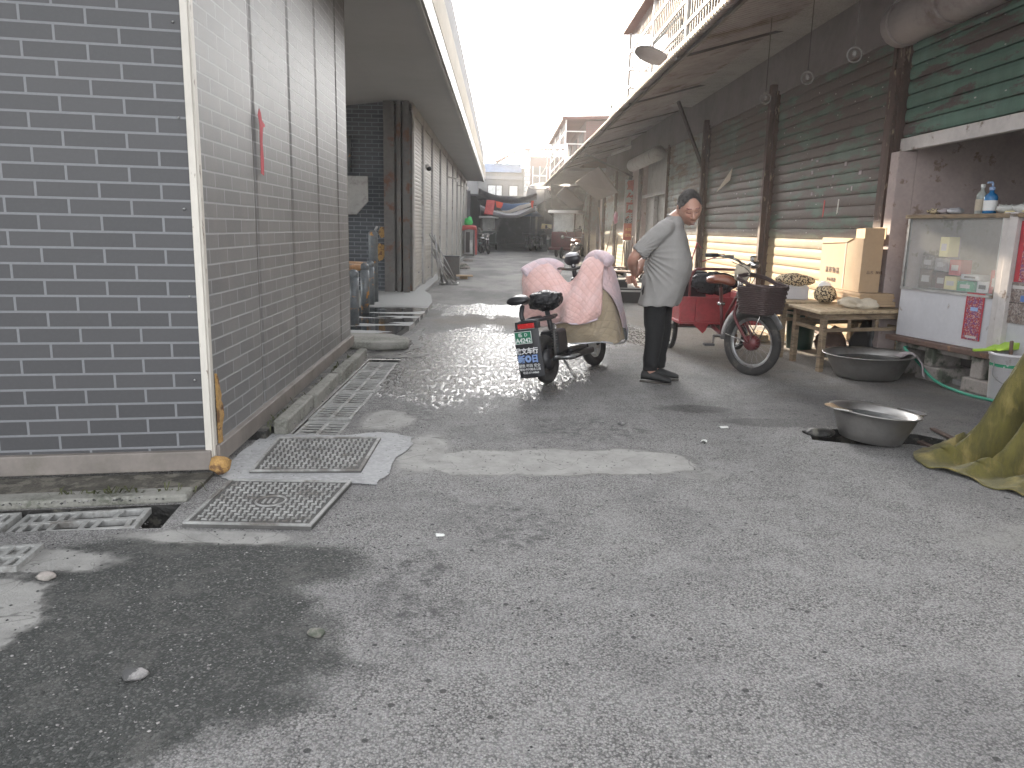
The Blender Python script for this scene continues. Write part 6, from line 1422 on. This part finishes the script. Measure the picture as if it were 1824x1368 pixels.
def cab_trike(loc, rz, label, bodymat, roofmat, W=1.05, rear=False):
    o = empty('three_wheeled_cab', loc, label, 'three wheeler', 'covered three wheelers', rz=rz)   # local +X forward
    g = G(); g.bb(-.75, .85, -W/2, W/2, .35, .45); g.bb(-.75, -.68, -W/2, W/2, .45, 1.15); g.bb(.70, .82, -W/2+.1, W/2-.1, .45, 1.10); g.bb(-.68, -.1, -W/2, -W/2+.05, .45, 1.0); g.bb(-.68, -.1, W/2-.05, W/2, .45, 1.0); g.build('body', bodymat, o, bevel=.03)
    for (x, y) in ((-.72, -W/2+.03), (-.72, W/2-.03), (.78, -W/2+.12), (.78, W/2-.12)):
        g = G(); g.bar((x, y, 1.0), (x*.95, y, 1.92), .05); g.build('pillar', 'steel_dark', o)
    g = G(); g.prism([(-.95, 1.92), (-.8, 2.0), (.85, 2.0), (1.0, 1.90), (1.0, 1.87), (-.95, 1.87)], -W/2-.05, W/2+.05, fr=lambda x, z, y: (x, y, z)); g.build('roof', roofmat, o, bevel=.02)
    g = G(); g.bb(.77, .785, -W/2+.18, W/2-.18, 1.12, 1.85); g.build('windscreen', K['backlit_pane'], o)
    g = G(); g.bb(-.735, -.725, -W/2+.10, W/2-.10, 1.25, 1.85); g.build('rear_window', K['backlit_pane'], o)
    g = G(); g.bb(-.55, -.1, -W/2+.1, W/2-.1, .45, .8); g.build('seat', 'black_plastic', o, bevel=.04)
    wheel(o, (1.0, 0, .24), .24, .045, .1, hubr=.09, rimmat='steel_dark', name='wheel')
    for sy in (-1, 1):
        wheel(o, (-.5, sy*(W/2-.02), .24), .24, .045, .1, hubr=.09, rimmat='steel_dark', name='wheel')
        g = G(); g.tube([(.8, sy*(W/2-.1), 1.2), (.86, sy*(W/2+.1), 1.28)], .012, 6); g.box((.86, sy*(W/2+.13), 1.30), (.03, .08, .14)); g.build('mirror', 'black_plastic', o)
        g = G(); g.box((-.765, sy*(W/2-.12), .72), (.02, .12, .10)); g.build('tail_lamp', 'tail_red', o)
    g = G(); g.ball((.86, 0, .9), (.06, .09, .09), 12, 8); g.build('headlamp', 'chrome', o)
    return o
cab_trike((-.70, 47.5, 0), R(-88), 'dull green three wheeled cab with pale roof parked far left', 'van_green', 'white_wall')
c2 = cab_trike((3.15, 36.5, 0), R(-108), 'maroon three wheeled cab with open cargo bed on the right', 'red_dark', 'white_wall', 1.2)
c2.scale = (1.08, 1.08, 1.08)
g = G(); g.bb(-1.5, -.80, -.6, .6, .45, .95); g.bb(-1.45, -.82, -.55, .55, .96, 1.0)
g.build('cargo_bed', 'red_dark', c2, bevel=.02)
tag(G().prism([(-.35, -.14), (.35, -.10), (.36, .12), (-.3, .18)], 0, .03, fr=lambda x, z, y: (2.75+x, 46.0+y, 1.45+z)).build('yellow_board', 'yellow'), 'bright yellow board above the motorcycles', 'board')
o = wthing('stall_umbrella', (2.15, 56, 0), 'small blue and white umbrella beyond the motorcycles', 'umbrella'); g = G(); g.lathe([(0, 2.75), (.4, 2.6), (.9, 2.2), (.88, 2.2), (.38, 2.57), (0, 2.7)], (2.15, 56, 0), 12); g.build('canopy', 'blue_sheet', o); g = G(); g.cyl((2.15, 56, 0), (2.15, 56, 2.7), .02, 6); g.build('pole', 'steel', o)
g = G(); g.bb(2.7, 2.85, 60, 60.1, .8, 2.9); tag(g.build('pale_board', 'tarp_pale'), 'pale upright board lit in front of the dark hall', 'board')

# ================================================================== THE MAN
man = empty('person', (1.375, 6.60, 0), 'man in grey t-shirt and black trousers, hands behind back, looking down', 'person', rz=R(-24))
def tubes(g, pts, rad, n=16, sub=5):
    P = catmull(pts, sub); rr = catmull([(a, b, 0) if isinstance((a, b), tuple) else a for a, b in [(r_ if isinstance(r_, tuple) else (r_, r_)) for r_ in rad]], sub)
    g.tube(P, [(v.x, v.y) for v in rr], n, ref=(0, 1, 0)); return g
def rings(g, secs, n=32, sub=4):
    """horizontal sections (cx, cy, z, rx, ry)"""
    A = catmull([(s_[0], s_[1], s_[2]) for s_ in secs], sub); B = catmull([(s_[3], s_[4], 0) for s_ in secs], sub); vs = []; fs = []
    for p, q in zip(A, B):
        for k in range(n):
            a = 2*math.pi*k/n; ca, sn = math.cos(a), math.sin(a); e_ = 2.3; f = (abs(ca)**e_+abs(sn)**e_)**(-1/e_)
            vs.append((p.x+ca*f*q.x, p.y+sn*f*q.y, p.z))
    m_ = len(A)
    for i in range(m_-1):
        for k in range(n): fs.append((i*n+k, i*n+(k+1) % n, (i+1)*n+(k+1) % n, (i+1)*n+k))
    fs.append(tuple(range(n-1, -1, -1))); fs.append(tuple((m_-1)*n+k for k in range(n)))
    g.add(vs, fs, True); return g
# arm joints (right -y, left +y)
SH = {s_: Vector((.055, .175*s_, 1.305)) for s_ in (-1, 1)}
EL = {-1: Vector((-.165, -.265, 1.075)), 1: Vector((-.165, .265, 1.075))}
WR = {-1: Vector((-.215, -.055, .925)), 1: Vector((-.235, .075, .900))}
# head frame: yaw a little to his right, pitched down
HQ = Matrix.Rotation(R(-60), 3, 'Z')@Matrix.Rotation(R(24), 3, 'Y')@Matrix.Rotation(R(7), 3, 'X'); HC = Vector((.215, -.03, 1.482)); HS = 1.20
def H(x, y, z): return HC+HQ@Vector((x, y, z))*HS
body = G()
# head shell with cranium, brow, cheeks and jaw
def headf(u, v):
    a = 2*math.pi*u; b = math.pi*v; x = math.cos(a)*math.sin(b); y = math.sin(a)*math.sin(b); z = -math.cos(b)
    X = .098*x; Y = .079*y; Z = .122*z
    if x < 0: X *= 1.04
    if z < 0:
        k = 1+.20*z*(1.2 if x < 0 else .55); Y *= k*(1-.10*z*z); X *= (1+.10*z) if x > 0 else (1+.42*z)
    if x > 0:
        X += .006*math.exp(-((z-.20)/.12)**2)*x                       # brow ridge
        X -= .012*math.exp(-((z-.03)/.11)**2)*math.exp(-((abs(y)-.40)/.20)**2)   # eye sockets
        X += .006*math.exp(-((z+.25)/.16)**2)*math.exp(-((abs(y)-.5)/.22)**2)    # cheeks
        X += .010*math.exp(-((z+.88)/.14)**2)*math.exp(-(y/.35)**2)              # chin
        X += .007*math.exp(-((z+.55)/.16)**2)*math.exp(-(y/.35)**2)              # muzzle
    return H(X, Y, Z)
body.grid(headf, 48, 32, True)
tubes(body, [H(.088, 0, .022), H(.102, 0, -.008), H(.110, 0, -.028), H(.097, 0, -.038)], [.008, .010, .0145, .011], 10, 4)     # nose
for s_ in (-1, 1):
    body.ball(H(.100, .013*s_, -.034), (.011, .009, .009), 8, 6)
    tubes(body, [H(.089, .014*s_, .030), H(.092, .030*s_, .032), H(.080, .048*s_, .026)], [.006, .0065, .005], 8, 3)          # brow
    body.ball(H(.083, .030*s_, .006), (.010, .013, .009), 10, 7)                                                         # eyelid
    for k in range(7):                                                                                                    # ear
        a = R(-70+k*38); body.ball(H(-.004+.016*math.cos(a), .082*s_, -.005+.027*math.sin(a)), (.007, .007, .008), 7, 5)
    body.ball(H(-.004, .080*s_, -.006), (.013, .006, .021), 8, 6)
tubes(body, [H(.098, .024, -.062), H(.106, 0, -.059), H(.098, -.024, -.062)], [.005, .0065, .005], 8, 4)                      # lips
tubes(body, [H(.095, .020, -.076), H(.102, 0, -.078), H(.095, -.020, -.076)], [.005, .007, .005], 8, 4)
# neck, trunk, legs, arms
tubes(body, [(.07, 0, 1.30), (.10, -.004, 1.38), H(-.035, 0, -.04), H(-.015, 0, .0)], [(.080, .085), (.070, .072), (.068, .068), (.06, .06)], 18)
rings(body, [(.01, 0, .78, .11, .15), (.03, 0, .90, .145, .165), (.05, 0, 1.02, .15, .165), (.05, 0, 1.15, .13, .165), (.055, 0, 1.27, .10, .165), (.06, 0, 1.34, .07, .10)])
for s_ in (-1, 1):
    tubes(body, [(.0, .085*s_, .84), (.01, .088*s_, .50), (-.005, .09*s_, .30), (-.01, .09*s_, .10), (-.01, .09*s_, .05)], [.085, .058, .052, .036, .040], 14)
    sh, el, wr_ = SH[s_], EL[s_], WR[s_]
    tubes(body, [sh, sh.lerp(el, .5)+Vector((-.01, .01*s_, 0)), el, el.lerp(wr_, .35)+Vector((-.012, .0, -.008)), el.lerp(wr_, .8), wr_], [.055, .050, .043, .045, .031, .027], 16)
# hands: palm and five curled fingers each, right hand held by the left
def hand(g, wr_, d, side, nrm, curl):
    """d: direction of the palm, side: across the palm towards the thumb, nrm: out of the palm's back"""
    d, side, nrm = d.normalized(), side.normalized(), nrm.normalized()
    pc = wr_+d*.045
    tubes(g, [wr_, wr_+d*.03, wr_+d*.075, wr_+d*.088], [(.024, .017), (.034, .016), (.040, .014), (.034, .010)], 14, 4) if False else None
    vs = [];
    def pl(u, v):
        a = 2*math.pi*u; t_ = v; wv = .025+.017*math.sin(min(1, t_*1.3)*math.pi/2); th = .015-.003*t_; cap = math.sqrt(max(0.0, 1-(2*t_-1)**8))
        return wr_+d*(t_*.088)+side*math.cos(a)*wv*cap+nrm*math.sin(a)*th*cap
    g.grid(pl, 18, 12, True)
    for k, (off, L_) in enumerate(((.030, .072), (.010, .080), (-.011, .074), (-.030, .058))):
        p0 = wr_+d*.078+side*off; c_ = curl[k]; dirs = []; q = d.copy(); P = [p0-d*.012]; p = p0
        for seg, f in enumerate((.45, .32, .23)):
            rot_ = Quaternion(side, c_*(seg+1)*.55); dd = rot_@d; P.append(p); p = p+dd*L_*f
        P.append(p); g.tube(P, [.0092, .009, .0082, .0075, .006], 9)
    P = [wr_+d*.022+side*.022, wr_+d*.045+side*.046-nrm*.008, wr_+d*.068+side*.054-nrm*.018, wr_+d*.085+side*.050-nrm*.026]; g.tube(P, [.013, .0115, .010, .0075], 9)
hand(body, WR[-1], Vector((-.10, .35, -1)), Vector((.35, -1, -.2)), Vector((-1, -.25, .1)), (1.0, .9, .8, .9))
hand(body, WR[1], Vector((-.05, -1, -.30)), Vector((0, -.3, 1)), Vector((-1, .1, .0)), (-.9, -.9, -.9, -1.0))
bo_ = remesh(body, 'body', ['skin', 'skin_dark'], man, .0048, 2)
HI = HQ.transposed(); 
for p in bo_.data.polygons:
    l = HI@(p.center-HC)/HS
    if l.x > .07:
        if abs(l.y) < .024 and -.080 < l.z < -.060 and l.x > .090: p.material_index = 1          # mouth
        if .015 < abs(l.y) < .044 and -.004 < l.z < .004: p.material_index = 1                   # closed eye line
        if .013 < abs(l.y) < .046 and .029 < l.z < .036: p.material_index = 1                    # eyebrow
        if abs(l.y) < .012 and -.046 < l.z < -.040 : p.material_index = 1
# hair: a cap set just above the scalp, receding at the front, cropped round the ears
def hairf(u, v):
    a = 2*math.pi*u; b = v*R(112); x = math.cos(a); y = math.sin(a)
    # hairline drops at the back, rises high over the forehead
    front = max(0, x); lim = R(93)-R(54)*front**1.7+R(3)*noise.noise(Vector((a*4, 0, 0)))
    if x < 0: lim = R(100)+R(4)*(-x)
    b = v*lim; rx, ry, rz_ = .1005, .0815, .1255
    X = math.cos(a)*math.sin(b)*rx*(1.04 if x < 0 else 1); Y = math.sin(a)*math.sin(b)*ry; Z = math.cos(b)*rz_
    k = .0022*noise.noise(Vector((X, Y, Z))*160)+.002*noise.noise(Vector((X, Y, Z))*60); f = 1+k/.1
    if v > .90: f *= 1-.035*(v-.9)/.1
    return H(X*f, Y*f, Z*f)
g = G(); g.grid(hairf, 90, 40, True); ho = g.build('hair', ['hair', M('grey_hair', (.26, .25, .24), .9, bmp=0), M('dark_hair', (.03, .028, .028), .9, bmp=0)], man)
g = G(); r = random.Random(17)
for k in range(9000):
    u = r.random(); v = math.sqrt(r.random())*1.035; p = hairf(u, min(v, .93)*1.0) if v < .93 else hairf(u, v)
    l = HI@(p-HC); n_ = Vector((l.x/.0106, l.y/.0070, l.z/.0160)).normalized(); l2 = l*(1.0 if v < .94 else 1.02)
    d = (n_*.55+Vector((.25, 0, -.35))*(1 if l.x > 0 else -.2)+Vector((r.uniform(-.35, .35), r.uniform(-.35, .35), r.uniform(-.35, .35)))).normalized()
    L_ = r.uniform(.006, .013)*(1 if v < .9 else .7); t = d.cross(n_+Vector((.1, .2, .3))).normalized()*.0005; q0 = l; q1 = l+d*L_
    g.cur = 1 if r.random() < (.42 if abs(n_.y) > .5 or n_.x < -.2 else .16) else 2
    f = lambda w_: HC+HQ@w_
    g.add([f(q0-t), f(q0+t), f(q1)], [(0, 1, 2)])
me = g.build('strands', ['hair', 'hair', 'hair'], None).data; tmp = bpy.data.objects['strands']
me.materials.clear(); [me.materials.append(m_) for m_ in ho.data.materials]
bm = bmesh.new(); bm.from_mesh(ho.data); bm.from_mesh(me); bm.to_mesh(ho.data); bm.free(); bpy.data.objects.remove(tmp)
# T-shirt: trunk and sleeves as one skin with a real fold pattern
ts = G()
rings(ts, [(.00, 0, .665, .160, .200), (.01, 0, .70, .168, .205), (.035, 0, .82, .185, .205), (.065, 0, .95, .200, .208), (.070, 0, 1.04, .195, .207), (.062, 0, 1.14, .170, .206), (.062, 0, 1.24, .140, .203), (.065, 0, 1.315, .108, .175), (.085, 0, 1.365, .092, .110), (.108, -.006, 1.41, .078, .082)])
for s_ in (-1, 1):
    sh, el = SH[s_], EL[s_]; en = sh.lerp(el, .86)
    tubes(ts, [(.06, .08*s_, 1.315), sh+Vector((0, 0, .0)), sh.lerp(el, .4)+Vector((-.005, .012*s_, 0)), en], [.062, .074, .074, .073], 20)
def folds(co, n_):
    z = co.z; side = 1 if co.y > 0 else -1
    arm = max(0, min(1, (.02-co.x)/.1)) if z > 1.0 else 0
    d = .0
    # pull lines fanning from the back of the armpit down across the side of the trunk
    ang = math.atan2(z-1.12, co.x+.16); rr_ = math.hypot(z-1.12, co.x+.16)
    w_ = max(0, 1-abs(z-1.0)/.26)*max(0, 1-(co.x+.16)/.42)
    sn_ = math.sin(ang*17+2.5*noise.noise(co*5)); d += .016*w_*(1-2*abs(sn_)**.6)
    d += .011*noise.noise(co*6)+.004*noise.noise(co*15)
    d += .006*math.exp(-((z-.70)/.06)**2)*math.sin(math.atan2(co.y, co.x)*9+1)
    if z < .69: d -= .0
    return d
tso = remesh(ts, 'tshirt', 'tshirt', man, .007, 3, folds)
g = G(); g.tube([(.110+.077*math.cos(k*.2618)*1.0, -.006+.079*math.sin(k*.2618), 1.402-.022*math.cos(k*.2618)) for k in range(24)], .006, 8, True); g.build('collar', 'tshirt', man)
for s_ in (-1, 1):
    sh, el = SH[s_], EL[s_]; en = sh.lerp(el, .86); ax_ = (el-sh).normalized(); q = ax_.to_track_quat('Z', 'Y').to_matrix()
# trousers
tr = G()
rings(tr, [(.0, 0, .66, .125, .170), (.0, 0, .74, .145, .182), (.01, 0, .84, .155, .18), (.02, 0, .92, .15, .17)])
for s_ in (-1, 1):
    lx = -.012 if s_ < 0 else .012
    tubes(tr, [(lx*.3, .082*s_, .78), (lx, .085*s_, .60), (lx+.012, .088*s_, .42), (lx-.004, .09*s_, .24), (lx-.006, .092*s_, .105)], [(.104, .092), (.094, .084), (.079, .074), (.070, .066), (.066, .064)], 20)
def tf(co, n_):
    return .006*noise.noise(Vector((co.x*8, co.y*8, co.z*5)))+.005*math.sin(co.z*42+co.x*16+3*noise.noise(co*7))*(math.exp(-((co.z-.16)/.07)**2)+.5*math.exp(-((co.z-.47)/.06)**2)+.4*math.exp(-((co.z-.68)/.05)**2))
remesh(tr, 'trousers', 'trousers', man, .008, 3, tf)
# shoes
for s_, off, yaw in ((-1, -.01, -6), (1, .012, 8)):
    q = Matrix.Rotation(R(yaw), 3, 'Z'); c = Vector((off, .092*s_, 0)); L = lambda x, y, z: c+q@Vector((x, y, z))
    g = G(); secs = [(-.085, .030, .020, .030), (-.075, .055, .032, .045), (-.02, .062, .036, .055), (.05, .050, .041, .042), (.11, .038, .045, .032), (.155, .030, .038, .024), (.180, .022, .020, .014)]
    P = catmull([L(a, 0, .016+h*.8) for a, h, w_, t_ in secs], 4); rr = catmull([(w_, h, 0) for a, h, w_, t_ in secs], 4)
    vs = []; fs = []; n = 20
    for p, r_ in zip(P, rr):
        for k in range(n):
            a = 2*math.pi*k/n; hh = r_.y if math.sin(a) > 0 else .8*r_.y
            vs.append(p+q@Vector((0, math.cos(a)*r_.x, 0))+Vector((0, 0, max(-(p.z-.012), math.sin(a)*hh*.8))))
    for i in range(len(P)-1):
        for k in range(n): fs.append((i*n+k, i*n+(k+1) % n, (i+1)*n+(k+1) % n, (i+1)*n+k))
    fs += [tuple(range(n-1, -1, -1)), tuple((len(P)-1)*n+k for k in range(n))]
    g.add(vs, fs, True); sh_ = g.build('shoe', 'shoe', man)
    g = G(); g.prism([(-.092, -.026), (-.095, .026), (-.02, .036), (.07, .046), (.15, .040), (.183, .015), (.183, -.015), (.15, -.038), (.07, -.040), (-.02, -.034)], 0, .015, fr=lambda x, y, z: tuple(L(x, y, z))); g.build('sole', 'sole', sh_, bevel=.003)

# ================================================================== AIR
def haze():
    m = bpy.data.materials.new('haze_air'); m.use_nodes = True; nt = m.node_tree; nt.nodes.remove(nt.nodes['Principled BSDF'])
    v = node(nt, 'ShaderNodeVolumePrincipled'); v.inputs['Color'].default_value = (.95, .95, .95, 1); v.inputs['Density'].default_value = HAZE; v.inputs['Anisotropy'].default_value = .4
    nt.links.new(v.outputs[0], nt.nodes['Material Output'].inputs['Volume'])
    g = G(); g.bb(-30, 30, -12, 130, -1.2, 13); o = g.build('haze', m); o['kind'] = 'stuff'
    return o
HAZE = .0017
if HAZE: haze()
